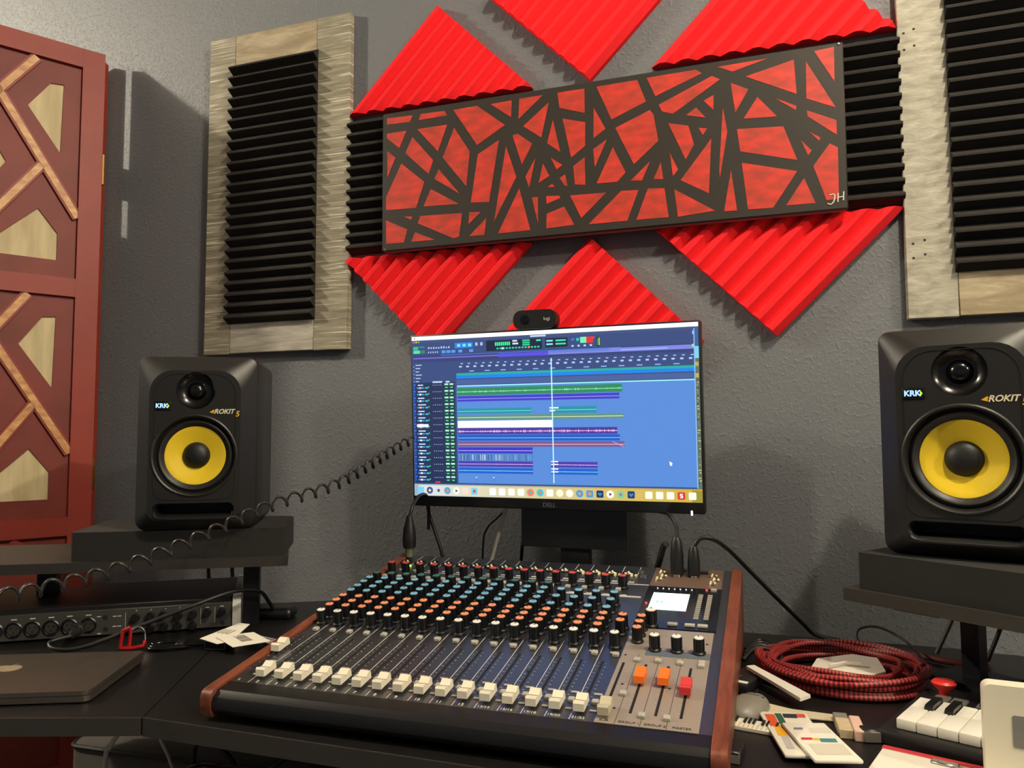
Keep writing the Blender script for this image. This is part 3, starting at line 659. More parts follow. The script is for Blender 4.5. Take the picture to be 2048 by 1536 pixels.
def slab(name, u0, v0, u1, v1, h0, h1, m, sm=None, parent=None):
    g = G(); box(g, u0/1000, v0/1000, h0, u1/1000, v1/1000, h1, TM); return obj(name, g, m, parent or mx, sm)
pan = slab('top_panel', 14.5, 33, 561.5, 524, PH-.0003, PH+.0002, M_PANEL)
slab('silver_panel', 447, 33, 549, 276, PH, PH+.0008, M_SILV); slab('output_panel', 446, 437, 550, 522, PH, PH+.0008, M_COPP)
slab('display_panel', 446, 279, 551, 434, PH, PH+.0014, M_GLOSS)
slab('blue_grey_strip', 474, 196, 549, 212, PH+.0008, PH+.0011, mat('slate_strip', (92, 100, 108), .5))
# --- shared small meshes
def shared(g, m, name, sm=40): me = mesh(g, name, sm); me.materials.append(m); return me
g = G(); lathe(g, [(.0066, 0), (.0066, .0022), (.0050, .0034), (.0050, .0060), (.0051, .0160), (.0049, .0166)], 14, cap1=True)
for k in range(7): box(g, -.0006, -.0056, .004, .0006, -.0040, .0155, RZ(k*2*PI/7))
K = shared(g, M_KNOB, 'knob', 35)
CAPS = {}
for nm, c in dict(red=(200, 70, 66), green=(62, 104, 98), blue=(118, 172, 200), orange=(234, 148, 104), white=(236, 234, 226)).items():
    g = G(); lathe(g, [(.0047, .0166), (.0046, .0173), (.0038, .0177)], 14, cap1=True)
    CAPS[nm] = shared(g, mat('knob_cap_'+nm, c, .45), 'knob_cap')
g = G(); box(g, -.0004, .0004, .0178, .0004, .0038, .01815); PTR = shared(g, M_KNOB, 'pointer', None)
def knob(u, v, col, rot=0, s=1):
    k = obj('knob', None, None, mx, M=U(u, v, PH+.0003) @ RZ(rot) @ Matrix.Scale(s*1.18, 4), data=K)
    obj('knob_cap', None, None, k, data=CAPS[col]); obj('pointer', None, None, k, data=PTR); return k
g = G()
prism(g, [(-.0125, 0), (-.0115, .0075), (-.0095, .0092), (-.0012, .0062), (0, .0055), (.0012, .0062), (.0085, .0098), (.0115, .0085), (.0125, 0)], -.0058, .0058, 'x', T(0, 0, .0035))
box(g, -.0012, -.004, -.001, .0012, .004, .004)
FDG = g
g = G(); box(g, -.0059, -.0005, .0088, .0059, .0005, .0094); FLN = shared(g, mat('fader_groove', (60, 56, 50), .6), 'index_line', None)
def fader_mesh(m): g = G(); g.v = FDG.v; g.f = FDG.f; return shared(g, m, 'fader_cap', 30)
FW = fader_mesh(M_CREAM); FG = fader_mesh(mat('fader_grey', (196, 186, 160), .45)); FO = fader_mesh(mat('fader_orange', (248, 118, 30), .45)); FR = fader_mesh(mat('fader_red', (206, 50, 52), .45))
g = G(); rbox(g, -.0038, -.0038, 0, .0038, .0038, .0042, .0008, 1); BTN = shared(g, M_GREYB, 'button')
g = G(); rbox(g, -.0045, -.0016, 0, .0045, .0016, .0014, .0005, 1); BTS = shared(g, M_GREYB, 'small_button')
g = G(); lathe(g, [(.0100, 0), (.0104, .0012), (.0092, .0020), (.0078, .0012), (.0075, -.002)], 20); lathe(g, [(.0075, -.0015), (.0002, -.0015)], 20); XLR = shared(g, mat('socket_black', (13, 13, 14), .35), 'xlr_socket')
g = G()
for a in (0, 2.1, 4.2): lathe(g, [(.0022, -.0015), (.0022, .0014), (.0016, .0026), (.0006, .0031)], 8, T(.0042*math.sin(a), .0042*math.cos(a), 0), cap1=True)
PIN = shared(g, M_GOLD, 'contacts')
g = G(); lathe(g, [(.0060, 0), (.0056, .0016), (.0042, .0020), (.0038, .0004)], 16); lathe(g, [(.0038, .0003), (.0002, .0003)], 16); JCK = shared(g, mat('jack_nut', (120, 116, 108), .35, .8), 'jack_socket')
g = G(); rbox(g, -.0046, -.0014, 0, .0046, .0014, .0016, .0004, 1); TAGm = shared(g, M_LINE, 'label_strip')
def put(name, data, u, v, h=PH+.0002, rot=0, parent=None): return obj(name, None, None, parent or mx, M=U(u, v, h) @ RZ(rot), data=data)
names = ['1', '2', '3', '4', '5', '6', '7', '8', '9', '10', '11', '12', '13/14', '15/16', '17/18', '19/20', '21/22']
rk = random.Random(11)
for i in range(17):
    uk = 27+25.56*i; uf = 22+25.45*i
    knob(uk, 211, 'white', rk.uniform(-.4, .4))
    for v in ((233, 251, 270) if i < 16 else (251, 270)): knob(uk, v, 'orange', rk.uniform(-.5, .9))
    if i < 12:
        for v in (293, 312, 331, 350): knob(uk, v, 'blue', rk.uniform(-.5, .5))
        knob(uk, 373, 'green', rk.uniform(-1, 1))
    elif i < 16:
        for v in (292, 321, 349): knob(uk, v, 'blue', rk.uniform(-.5, .5))
    if i < 16:
        knob(uk-1, 426-.4*i, 'red', rk.uniform(-1.5, .5))
        put('xlr_socket', XLR, uk-4, 486); put('contacts', PIN, uk-4, 486)
        j = put('jack_socket', JCK, uk+6.5, 463)
        if i >= 12: put('contacts', PIN, uk+6, 472, PH+.002, .6)
        put('button', BTN, uk-6, 409); put('label_strip', TAGm, uk+7, 446)
        if i >= 12: put('small_button', BTS, uk+5, 390)
        else:
            put('small_button', BTS, uk-3, 392, rot=.9)
    put('button', BTN, uk+5.2, 188)
    if i > 6: put('small_button', BTS, uk+1.5, 195)
    g = G(); box(g, -.0014, -.057, 0, .0014, .057, .0004, T(0, .114, 0)); obj('fader_slot', g, M_SLOT, mx, None, M=U(uf, 0, PH))
    fo = put('fader_cap', FW, uf, 122 if i == 0 else 56.5, PH+.0003); obj('index_line', None, None, fo, data=FLN)
    put('button', BTN, uf+11.5, 72, PH-.001); put('small_button', BTS, uf+13.5, 54, PH); put('small_button', BTS, uf+11, 90, PH)
    text(names[i], .0072 if len(names[i]) < 3 else .0062, M_LINE, mx, U(uf+.5, 38.5, PH+.0003))
    if i < 16:
        g = G(); box(g, -.0004, .034, 0, .0004, .218, .00012); box(g, -.0004, .462, 0, .0004, .522, .00012); obj('divider_line', g, M_LINE, mx, None, M=U(38+25.56*i, 0, PH+.0002))
slab('label_band', 60, 438.5, 445, 440.5, PH+.0002, PH+.0008, M_LINE); slab('label_band', 320, 384, 441, 388, PH+.0002, PH+.0012, M_LINE)
# scale ticks printed beside every slot, too small to pick apart singly
g = G()
for i in range(21):
    uf = 22+25.45*i
    for v in range(66, 172, 9):
        ln = 1.6 if v % 2 else 2.6
        box(g, (uf-3-ln)/1000, (v-.25)/1000, PH+.0009, (uf-3)/1000, (v+.25)/1000, PH+.001, TM)
        if i < 17: box(g, (uf+4.2)/1000, (v-.35)/1000, PH+.0002, (uf+4.2+ln*.7)/1000, (v+.35)/1000, PH+.0004, TM)
o = obj('scale_ticks', g, M_LINE, mx, None); o['kind'] = 'stuff'
# --- master section
put('fader_cap', FG, 455, 53, PH+.001)
for u, v, me in ((479.5, 128, FO), (505, 129, FO), (530, 112, FR)): put('fader_cap', me, u, v, PH+.001)
for u in (453.5, 479.5, 505, 530):
    g = G(); box(g, -.0014, -.057, 0, .0014, .057, .0004, T(0, .114, 0)); obj('fader_slot', g, M_SLOT, mx, None, M=U(u, 0, PH+.0008))
for u in (467.5, 492.5, 518): slab('divider_line', u-.3, 34, u+.3, 196, PH+.0008, PH+.001, M_DLINE)
for s, u in (('SUB', 456), ('GROUP 1', 481), ('GROUP 2', 506.5), ('MASTER', 532.5)): text(s, .0052, M_DLINE, mx, U(u, 38.5, PH+.001))
for u, v in ((468, 178), (492, 180), (517, 179), (541, 176), (541, 184), (466, 94), (492, 52), (517, 52)): put('button', BTN, u, v, PH+.0006)
for v in (232, 251, 270): knob(460, v, 'orange', .4)
for u in (484, 510, 536): knob(u, 212, 'white', rk.uniform(-.3, .3))
knob(470, 284, 'white', 0, 1.15)
g = G(); lathe(g, [(.0016, 0), (.0014, .0005)], 10, cap1=True); DOT = shared(g, M_INK, 'screw')
for u, v in ((452, 192), (461, 118), (512, 118), (462, 64), (516, 60), (543, 240), (140, 50), (70, 48), (222, 46), (300, 44), (377, 43), (226, 130), (275, 132), (350, 128)): put('screw', DOT, u, v, PH+.0009)
lcd = slab('display', 457, 342, 508, 406, PH+.0012, PH+.0020, mat('lcd_backlight', (200, 246, 242), .4, emit=2.2))
for u0, v0, u1, v1 in ((465, 366, 468, 374), (471, 366, 474, 374)): slab('display_mark', u0, v0, u1, v1, PH+.0020, PH+.0021, mat('lcd_ink', (120, 190, 190), .4, emit=.6), parent=lcd)
for u0 in (520, 533):
    for k in range(12): slab('meter_segment', u0, 316+k*7.9, u0+6.5, 322.5+k*7.9, PH+.0012, PH+.0018, mat('meter_segment', (148, 144, 128), .4))
for u in (496, 518, 534):
    g = G(); rbox(g, -.0065, -.0035, 0, .0065, .0035, .003, .0006, 1); obj('button', g, M_GREYB, mx, M=U(u, 291, PH+.0014))
for k in range(7): 
    g = G(); lathe(g, [(.0010, 0), (.0008, .0012)], 8, cap1=True); obj('indicator', g, mat('led_pale', (215, 228, 255), .4, emit=1.0), mx, M=U(460+k*8.2, 425, PH+.0014))
for u, v in ((530, 427), (452, 362)):
    g = G(); lathe(g, [(.0017, 0), (.0013, .0018)], 10, cap1=True); obj('indicator', g, mat('led_red', (255, 50, 60), .4, emit=2.2), mx, M=U(u, v, PH+.0014))
for k, (u, v) in enumerate(((458, 496), (462, 478), (456, 464), (536, 490), (540, 472), (536, 456))): put('jack_socket', JCK, u, v, PH+.0008); put('contacts', PIN, u, v, PH+.002, .5)
for u, v in ((424, 500), (431, 480)): put('jack_socket', JCK, u, v)
for u, v in ((520, 505), (486, 512)): slab('usb_port', u-7, v-5, u+7, v+5, PH+.0008, PH+.003, M_BLACK)
slab('phantom_switch', 536, 424, 544, 430, PH+.0014, PH+.004, M_GREYB)
# signal lights of the first channel
for u, v in ((36, 448), (38, 468)):
    g = G(); lathe(g, [(.0028, 0), (.0022, .0018), (.0008, .0024)], 10, cap1=True); obj('indicator', g, mat('led_green', (170, 255, 60), .4, emit=2.5), mx, M=U(u, v, PH))

# ================================================================== LEFT OF THE MIXER
rk_ = thing('audio_interface', 'black rack audio interface with microphone sockets and silver side cheek', 'audio interface', (-.54, -.388, ZD+.0005), .627)
BZ = .008
M_FACE = mat('rack_face', (70, 69, 66), .45, .3)
g = G(); rbox(g, -.450, .003, .003, -.001, .20, .050, .0015, 1); obj('case', g, M_BLACK, rk_)
g = G(); rbox(g, -.450, -.001, .002, -.0005, .004, .0425, .001, 1); fc = obj('front_panel', g, M_FACE, rk_)
g = G(); prism(g, [(-.004, .0), (-.006, .036), (.002, .050), (.012, .054), (.195, .054), (.20, .05), (.20, 0)], -.0002, .013, 'x'); obj('side_cheek', g, mat('silver_cheek', (205, 202, 192), .35, .2), rk_, 30)
g = G(); prism(g, [(-.004, .0), (-.006, .036), (.002, .050), (.012, .054), (.195, .054), (.20, .05), (.20, 0)], -.461, -.4505, 'x'); obj('side_cheek', g, mat('silver_cheek', (205, 202, 192), .35, .2), rk_, 30)
g = G(); lathe(g, [(.0122, 0), (.0126, .0015), (.0108, .0026), (.0092, .0012), (.0088, -.001)], 24); RING = shared(g, mat('socket_ring', (12, 12, 12), .3), 'mic_socket')
g = G(); lathe(g, [(.0088, .0002), (.0002, .0002)], 20)
INS = shared(g, mat('socket_insert', (52, 50, 46), .5), 'socket_insert')
g = G()
for a in (.5, 2.6, 4.7): lathe(g, [(.0016, .0008), (.0002, .0008)], 8, T(.0045*math.cos(a), .0045*math.sin(a), 0))
HOL = shared(g, M_SLOT, 'socket_holes')
for k, u in enumerate((401, 375, 349, 323, 297, 271, 245, 218)):
    o = obj('mic_socket', None, None, rk_, M=T(-u/1000, -.001, .0195) @ RX(PI/2), data=RING)
    obj('socket_insert', None, None, o, data=INS); obj('socket_holes', None, None, o, data=HOL)
    g = G(); box(g, -.004, -.0014, -.0008, .004, -.0009, .0008, T(-u/1000, 0, .0355)); obj('label_mark', g, M_LINE, fc, None)
g = G(); lathe(g, [(.0038, .0002), (.0002, .0002)], 16); JH = shared(g, M_SLOT, 'jack_hole')
for u, z in ((194, 30), (193, 11), (16, 9)): obj('jack_hole', None, None, fc, M=T(-u/1000, -.0011, z/1000) @ RX(PI/2), data=JH)
for u, z in ((203, 32), (180, 31), (173, 31), (180, 15), (173, 15), (202, 5), (40, 36), (17, 36.5)):
    g = G(); box(g, -.0028, -.0014, -.0007, .0028, -.0009, .0007, T(-u/1000, 0, z/1000)); obj('label_mark', g, M_LINE, fc, None)
for u in (164, 50, 28):
    g = G(); box(g, -.0004, -.0013, .010, .0004, -.0009, .036, T(-u/1000, 0, 0)); obj('divider_line', g, M_GREYB, fc, None)
g = G(); lathe(g, [(.0066, 0), (.0060, .009), (.0054, .0105)], 16, cap1=True); box(g, -.0005, .001, .0103, .0005, .0052, .011); RKN = shared(g, M_KNOB, 'gain_knob')
for u, z in ((149, 27), (127, 28), (108, 28), (85, 26), (62, 26), (127, 8), (106, 9), (85, 9), (62, 8), (40, 28), (17, 28)): obj('gain_knob', None, None, rk_, M=T(-u/1000, -.001, z/1000) @ RX(PI/2) @ RZ(.6), data=RKN)
for u in range(60, 152, 22):
    g = G(); box(g, -.0006, -.0014, -.001, .0006, -.0009, .001, T(-u/1000, 0, .038)); obj('label_mark', g, M_LINE, fc, None)

def cable(name, label, pts, r=.0032, m=M_CABLE, cat='cable', group=None, n=8, k=8):
    P = spline(pts, k); c = Vector(P[0]); g = G(); tube(g, [p-c for p in P], r, n)
    o = obj(name, g, m, None, 60); o.location = c
    return tag(o, label, cat, group)
cb = thing('microphone_cable', 'black microphone cable plugged into the rack interface and looping over it', 'cable', (-.713, -.537, .8015))
C0 = Vector((-.713, -.537, .8015)); out = Vector((.587, -.81, 0))
g = G(); tube(g, [(0, 0, 0), tuple(out*.012), tuple(out*.0125), tuple(out*.034), tuple(out*.046)], [.0092, .0092, .0078, .0075, .004], 16); obj('plug', g, mat('plug_metal', (70, 68, 62), .35, .7), cb)
P = spline([(C0+out*.046), (-.700, -.598, .797), (-.682, -.606, .7905), (-.650, -.585, .7905), (-.600, -.53, .812), (-.545, -.478, .836), (-.512, -.425, .850), (-.500, -.372, .842), (-.499, -.345, .818), (-.508, -.322, .803)], 8)
g = G(); tube(g, [p-C0 for p in P], .0032, 8); obj('cord', g, M_CABLE, cb, 60)
g = G(); rbox(g, -.034, -.022, 0, .034, .022, .019, .0085, 3); o = obj('cable_adapter', g, mat('adapter_black', (20, 20, 26), .35), None); o.location = (-.515, -.303, ZD); o.rotation_euler = (0, 0, .3); tag(o, 'rounded black adapter block on the desk beside the shelf post', 'adapter')

lp = thing('laptop', 'closed grey aluminium laptop on the desk wing', 'laptop', (-.640, -.715, ZD), .43)
M_ALU = mat('space_grey_aluminium', (104, 96, 88), .38, .7)
g = G(); prism(g, rrect(-.152, -.106, .152, .070, .010, 5), .0015, .0085, 'z'); obj('base', g, M_ALU, lp)
g = G(); prism(g, rrect(-.152, -.106, .152, .070, .010, 5), .0092, .0145, 'z'); obj('lid', g, M_ALU, lp)
g = G(); prism(g, rrect(-.150, -.104, .150, .068, .009, 5), .0080, .0095, 'z'); obj('lid_gap', g, M_MATTE, lp)
g = G(); prism(g, [(p[0], p[1]) for p in circ(-.006, 0, .014, 20)], .0145, .0148, 'z'); prism(g, circ(.006, 0, .014, 20), .0145, .01485, 'z'); prism(g, [(0, .015), (.006, .022), (.002, .016)], .0145, .0148, 'z'); obj('lid_logo', g, mat('pale_logo', (190, 176, 140), .25, .3), lp, None)
for sx in (-1, 1):
    for sy in (-1, 1):
        g = G(); lathe(g, [(.006, 0), (.006, .002)], 12, T(sx*.13, sy*.070-.018, 0), cap0=True); obj('foot', g, M_MATTE, lp)

cz = thing('carabiner', 'small red carabiner clip with a shiny gate on the desk', 'carabiner', (-.594, -.548, ZD+.0035), .62)
g = G(); tube(g, [(-.016, 0, .002), (-.013, 0, .026), (-.004, 0, .030), (-.002, 0, .026), (-.004, 0, .003)], .0028, 8); tube(g, [(-.016, 0, .0), (0, -.006, .0), (.016, -.004, .002), (.018, 0, .008)], .003, 8); obj('frame', g, mat('red_anodised', (190, 28, 32), .3, .4), cz)
g = G(); tube(g, spline([(-.002, 0, .026), (.008, 0, .030), (.016, 0, .024), (.018, 0, .008)], 6), .0018, 8); obj('gate', g, M_CHROME, cz)
ec = thing('coiled_usb_cable', 'short glossy black cable folded flat beside the carabiner', 'cable', (-.540, -.525, ZD+.004), .55)
g = G()
for k in range(3):
    r0 = .030-.004*k
    tube(g, spline([(.05, .004*k-.004, .001*k), (0, .013-.002*k, .002*k), (-.026+.003*k, .011-.002*k, .002*k), (-.034+.003*k, 0, .003*k), (-.026+.003*k, -.011+.002*k, .002*k), (0, -.012+.002*k, .002*k), (.05, -.003*k, .001*k)], 6), .0022, 8)
obj('cord', g, mat('glossy_cable', (14, 14, 14), .18), ec, 60)
g = G(); rbox(g, -.006, -.010, -.003, .006, .010, .006, .001, 1, T(.012, 0, 0)); obj('cable_tie', g, M_BLACK, ec)
# price tags resting on a small box
bx = thing('small_black_box', 'small black box under the white price tags', 'box', (-.475, -.497, ZD), .2)
g = G(); rbox(g, -.018, -.014, 0, .018, .014, .0145, .001, 1); obj('box_body', g, mat('black_gloss_box', (26, 26, 26), .25), bx)
g = G(); tube(g, rr_ if False else [(p[0], -.0142, p[1]) for p in rrect(-.016, .0015, .016, .013, .001, 2)], .0004, 4, closed=True); obj('box_edge', g, mat('clear_edge', (120, 118, 110), .3), bx)
def sheet(name, label, P, z, m=M_PAPER, th=.0007, tilt=None, cat='paper', group=None):
    c = sum((Vector(p) for p in P), Vector((0, 0)))/len(P)
    g = G(); prism(g, [(p[0]-c.x, p[1]-c.y) for p in P], 0, th, 'z')
    if tilt: g.v = [(x, y, zz+x*tilt[0]+y*tilt[1]) for x, y, zz in g.v]
    t = thing(name, label, cat, (c.x, c.y, z), 0, group); obj('card_sheet', g, m, t, None); return t, c
t1, c1 = sheet('price_tag', 'white paper price tag with a punched hole, folded over the barcode tag', [(-.4936, -.5184), (-.4873, -.4358), (-.4671, -.4365), (-.4404, -.5138), (-.4519, -.5303)], .8005, tilt=(-.02, .06))
g = G(); lathe(g, [(.0024, .0012), (.0002, .0012)], 12, T(-.478-c1.x, -.444-c1.y, .002)); obj('punched_hole', g, M_INK, t1)
g = G()
for k in range(3): box(g, -.486-c1.x+.008*k, -.49-c1.y, .0008+(-.02)*(-.486-c1.x+.008*k)+.06*(-.49-c1.y), -.482-c1.x+.008*k, -.47-c1.y, .0013+(-.02)*(-.486-c1.x+.008*k)+.06*(-.47-c1.y))
obj('faint_print', g, mat('grey_print', (190, 184, 168), .8), t1, None)
t2, c2_ = sheet('price_tag', 'white paper price tag printed with a grey barcode', [(-.4693, -.5118), (-.4419, -.4595), (-.3964, -.4779), (-.4215, -.5332)], .7975, tilt=(-.12, 0))
g = G(); w0 = random.Random(5); x = -.018
while x < .012:
    wd = w0.choice((.0008, .0012, .002)); M = RZ(-.42)
    g.add([(a, b, .0009-.12*(M @ Vector((a, b, 0))).x) for a, b in ((x, -.008), (x+wd, -.008), (x+wd, .010), (x, .010))], [(0, 1, 2, 3)], M); x += wd+w0.choice((.0008, .0013))
obj('barcode', g, mat('barcode_grey', (120, 114, 104), .8), t2, None)
t3, c3_ = sheet('printed_strip', 'dark striped printed card tucked behind the price tags', [(-.4873, -.425), (-.4763, -.4177), (-.4163, -.4265), (-.4065, -.4508), (-.4133, -.463)], ZD+.001, mat('dark_print_card', (42, 40, 38), .6), cat='card')
g = G()
for k in range(4): box(g, -.045, -.012+.006*k, .0007, .032, -.0105+.006*k, .0009, RZ(-.28))
obj('white_stripes', g, M_PAPER, t3, None)

# ================================================================== CABLES AND COILED CORD
path = spline([(-.300, -.150, 1.097), (-.319, -.19, 1.090), (-.327, -.40, 1.029), (-.366, -.52, 1.003), (-.409, -.62, .966), (-.473, -.70, .932), (-.505, -.78, .921), (-.520, -.87, .918), (-.60, -.93, .87), (-.70, -.93, .815)], 40)
acc = [0]
for i in range(1, len(path)): acc.append(acc[-1]+(path[i]-path[i-1]).length)
total = acc[-1]; g = G(); pts = []; NT = 40*14; up = Vector((0, 0, 1))
for i in range(NT+1):
    s = total*i/NT; k = max(j for j in range(len(acc)) if acc[j] <= s+1e-9); k = min(k, len(path)-2)
    f = (s-acc[k])/max(acc[k+1]-acc[k], 1e-6); c = path[k].lerp(path[k+1], f); tn = (path[k+1]-path[k]).normalized()
    a = tn.cross(up).normalized(); b = a.cross(tn); ph = 2*PI*i/14; rr = .0085*min(1, i/20, (NT-i)/10)
    pts.append(c+b*rr*math.cos(ph)+(a*.30*rr+tn*.0036)*math.sin(ph))
c0 = pts[0].copy(); tube(g, [p-c0 for p in pts], .0021, 6)
o = obj('spiral_cable', g, mat('coil_cord_grey', (40, 40, 40), .35), None, 60); o.location = c0; tag(o, 'stretched black spiral cable hanging from the monitor past the speaker', 'cable')

xp = thing('microphone_plug', 'black microphone plug standing in the first channel of the mixer', 'plug', (-.278, -.252, .8955))
g = G(); lathe(g, [(.0070, -.003), (.0072, .012)], 16, cap0=True); obj('collar', g, mat('plug_collar', (150, 160, 120), .25, .7), xp)
g = G(); lathe(g, [(.0098, .012), (.0114, .016), (.0120, .028), (.0106, .044), (.0064, .060), (.0052, .068)], 18, cap0=True, cap1=True); obj('shell', g, M_BLACK, xp)
g = G(); tube(g, spline([(0, 0, .066), (.002, .01, .085), (-.004, .05, .10), (-.012, .10, .09), (-.02, .12, .03)], 8), .0030, 8); obj('cord', g, M_CABLE, xp, 60)
CG = 'cables hanging behind the mixer'
cable('hanging_cable', 'black cable hanging from the corner of the monitor beside the microphone plug', [(-.30, -.138, .99), (-.297, -.132, .955), (-.283, -.13, .915), (-.270, -.128, .87), (-.268, -.125, .79)], .0034, group=CG)
cable('hanging_cable', 'grey white cable slanting down behind the mixer below the monitor', [(-.140, -.115, .99), (-.152, -.11, .955), (-.172, -.105, .90), (-.188, -.10, .84), (-.192, -.10, .79)], .0042, M_WCABLE, group=CG)
cable('hanging_cable', 'thin dark cable bowing down behind the mixer beside the grey white one', [(-.150, -.06, .98), (-.185, -.05, .945), (-.212, -.045, .92), (-.222, -.042, .88), (-.224, -.04, .72)], .0020, group=CG)
cable('hanging_cable', 'thick dark cable dropping beside the monitor stand', [(-.108, -.085, .99), (-.118, -.08, .93), (-.130, -.075, .88), (-.138, -.07, .74)], .0034, group=CG)
j1 = thing('jack_lead', 'black jack plug rising from the mixer on a cable from the monitor edge', 'cable', (.1855, -.262, .884))
g = G(); lathe(g, [(.0055, -.003), (.0058, .006)], 14, cap0=True); obj('tip', g, M_CHROME, j1)
g = G(); lathe(g, [(.0098, .006), (.0104, .010), (.0100, .036), (.0084, .054), (.0046, .062)], 18, cap0=True, cap1=True); obj('plug', g, M_BLACK, j1)
P0 = Vector((.1855, -.262, .884)); P = spline([(.1855, -.262, .944), (.181, -.235, .962), (.160, -.17, .972), (.135, -.135, .975), (.128, -.13, 1.0)], 8)
g = G(); tube(g, [p-P0 for p in P], .0034, 8); obj('cord', g, M_CABLE, j1, 60)
cable('bent_lead', 'short black lead bending over behind the jack plugs', [(.166, -.232, .930), (.160, -.226, .925), (.150, -.215, .895), (.142, -.208, .87), (.138, -.20, .80)], .0050, group=CG)
j2 = thing('jack_lead', 'black jack plug whose cable arches down the wall to the desk', 'cable', (.211, -.262, .883))
g = G(); lathe(g, [(.0055, -.003), (.0058, .006)], 14, cap0=True); obj('tip', g, M_CHROME, j2)
g = G(); lathe(g, [(.0092, .006), (.0098, .010), (.0092, .028), (.0072, .044), (.0046, .050)], 18, cap0=True, cap1=True); obj('plug', g, M_BLACK, j2)
P0 = Vector((.211, -.262, .883)); P = spline([(.211, -.262, .932), (.222, -.26, .945), (.241, -.255, .943), (.262, -.235, .925), (.285, -.21, .897), (.325, -.18, .85), (.366, -.16, .806), (.385, -.156, .788), (.42, -.17, .7855)], 8)
g = G(); tube(g, [p-P0 for p in P], .0034, 8); obj('cord', g, M_CABLE, j2, 60)

# ================================================================== RIGHT OF THE MIXER
rc = thing('red_cable_coil', 'coil of braided red and black cable lying on the desk', 'cable', (.407, -.358, ZD))
rr = random.Random(4); pts = []; cols = []
NTN = 17; per = 240
offs = [(0, 0)]
for k in range(NTN+1): offs.append((rr.uniform(-.024, .019), rr.uniform(.004, .026)))
offs = sorted(offs, key=lambda p: rr.random())
for i in range(NTN*per):
    k = i//per; f = (i % per)/per; f2 = f*f*(3-2*f)
    dr = offs[k][0]*(1-f2)+offs[k+1][0]*f2; dz = max(.0048, offs[k][1]*(1-f2)+offs[k+1][1]*f2)
    a = 2*PI*f; ra = .084+dr
    pts.append((ra*1.06*math.cos(a), ra*math.sin(a), dz+.003*math.sin(3*a+k)*(1 if dz > .012 else 0)))
RED1, RED2 = s2l((176, 54, 50)), s2l((86, 22, 24))
g = G(); tube(g, pts, .0036, 6, cols=[RED1, RED2]); obj('cord', g, attr_mat('braided_red_cord', rough=.5), rc, 60)
cable('red_lead', 'loose end of braided red cable running behind the keyboard controller', [(.435, -.262, ZD+.022), (.455, -.235, ZD+.010), (.50, -.222, ZD+.006), (.55, -.25, ZD+.006), (.60, -.262, ZD+.006)], .0046, mat('dark_red_cord', (92, 26, 28), .6))
t, c = sheet('crumpled_envelope', 'crumpled white paper lying inside the red cable coil', [(.3683, -.3887), (.3772, -.4209), (.4272, -.4081), (.4602, -.3800), (.455, -.335), (.425, -.325), (.380, -.345)], ZD+.016, th=.003, tilt=(.05, .1))
g = G(); tube(g, [(-.02, -.01, .006), (.0, .004, .008), (.02, .0, .009)], .002, 6); obj('fold', g, M_PAPER, t)
cable('loop_wire', 'thin black wire standing in a loop above the red cable coil', [(.450, -.215, ZD+.006), (.441, -.205, .800), (.446, -.20, .8125), (.470, -.205, .818), (.500, -.225, .808), (.517, -.265, .795), (.520, -.31, .7875), (.510, -.335, .785)], .0018)
WG = 'tangled black cables behind the console'
for k, lab in enumerate(('black cable bunched closest to the console side, curling up', 'black cable lying in the bunch with a thick grey kink', 'black cable running along the desk back edge beside the console', 'black cable crossing under the white plastic strip')):
    y = -.27-.03*k
    cable('tangled_cable', lab, [(.285, y, ZD+.004+.003*k), (.305, y+.03, ZD+.012+.004*k), (.335, y+.01*k, ZD+.006+.002*k), (.36-.02*k, y-.03, ZD+.004), (.31+.005*k, y-.06, ZD+.004+.002*k)], .0034, mat('dusty_cable', (34, 34, 36), .4) if k == 1 else M_CABLE, group=WG)
# small controller with mouse
ms = thing('computer_mouse', 'rounded grey computer mouse beside the console', 'mouse', (.2985, -.520, ZD), -.28)
def dome(a, b, h, n=24, m=7):
    L = []
    for k in range(m+1):
        t_ = k/m*PI/2; r = max(math.cos(t_)**.55, .02); z = h*math.sin(t_)
        L.append([(a*r*math.cos(2*PI*i/n), b*r*math.sin(2*PI*i/n)*(1 if math.sin(2*PI*i/n) < 0 else 1.1), z) for i in range(n)])
    g = G(); loft(g, L, cap0=True, cap1=True); return g
obj('shell', dome(.022, .036, .015), mat('mouse_grey', (128, 124, 114), .4), ms, 60)
g = G(); box(g, -.0006, .012, .0125, .0006, .036, .0146); rbox(g, -.014, .012, .0125, .014, .015, .0150, .001, 1); obj('button_gap', g, M_BLACK, ms)
rm = thing('remote_control', 'slim black remote with two white buttons lying by the console', 'remote', (.292, -.425, ZD), -.30)
g = G(); rbox(g, -.016, -.042, 0, .016, .042, .013, .003, 2); obj('body', g, M_BLACK, rm)
for sx in (-1, 1):
    g = G(); rbox(g, sx*.0075-.0065, -.038, .013, sx*.0075+.0065, -.031, .0145, .0006, 1); obj('white_button', g, M_WHITE, rm)
for k in range(3):
    g = G(); box(g, -.006+.012*(k % 2), -.015+.018*k, .013, -.002+.012*(k % 2), -.005+.018*k, .0134); obj('shiny_key', g, M_CHROME, rm, None)
mk = thing('toy_keyboard', 'tiny white toy piano keyboard strip poking out from beside the console', 'toy keyboard', (.306, -.577, ZD), -.17)
g = G(); rbox(g, -.028, -.013, 0, .028, .013, .005, .001, 1); obj('base', g, M_CREAM, mk)
for k in range(11):
    if k % 7 in (2, 6): continue
    g = G(); box(g, -.0255+.0048*k, -.001, .005, -.0231+.0048*k, .012, .0072); obj('black_key', g, M_BLACK, mk, None)
for k in range(10):
    g = G(); box(g, -.0236+.0048*k, -.0128, .0049, -.0233+.0048*k, .0, .0052); obj('key_gap', g, M_INK, mk, None)
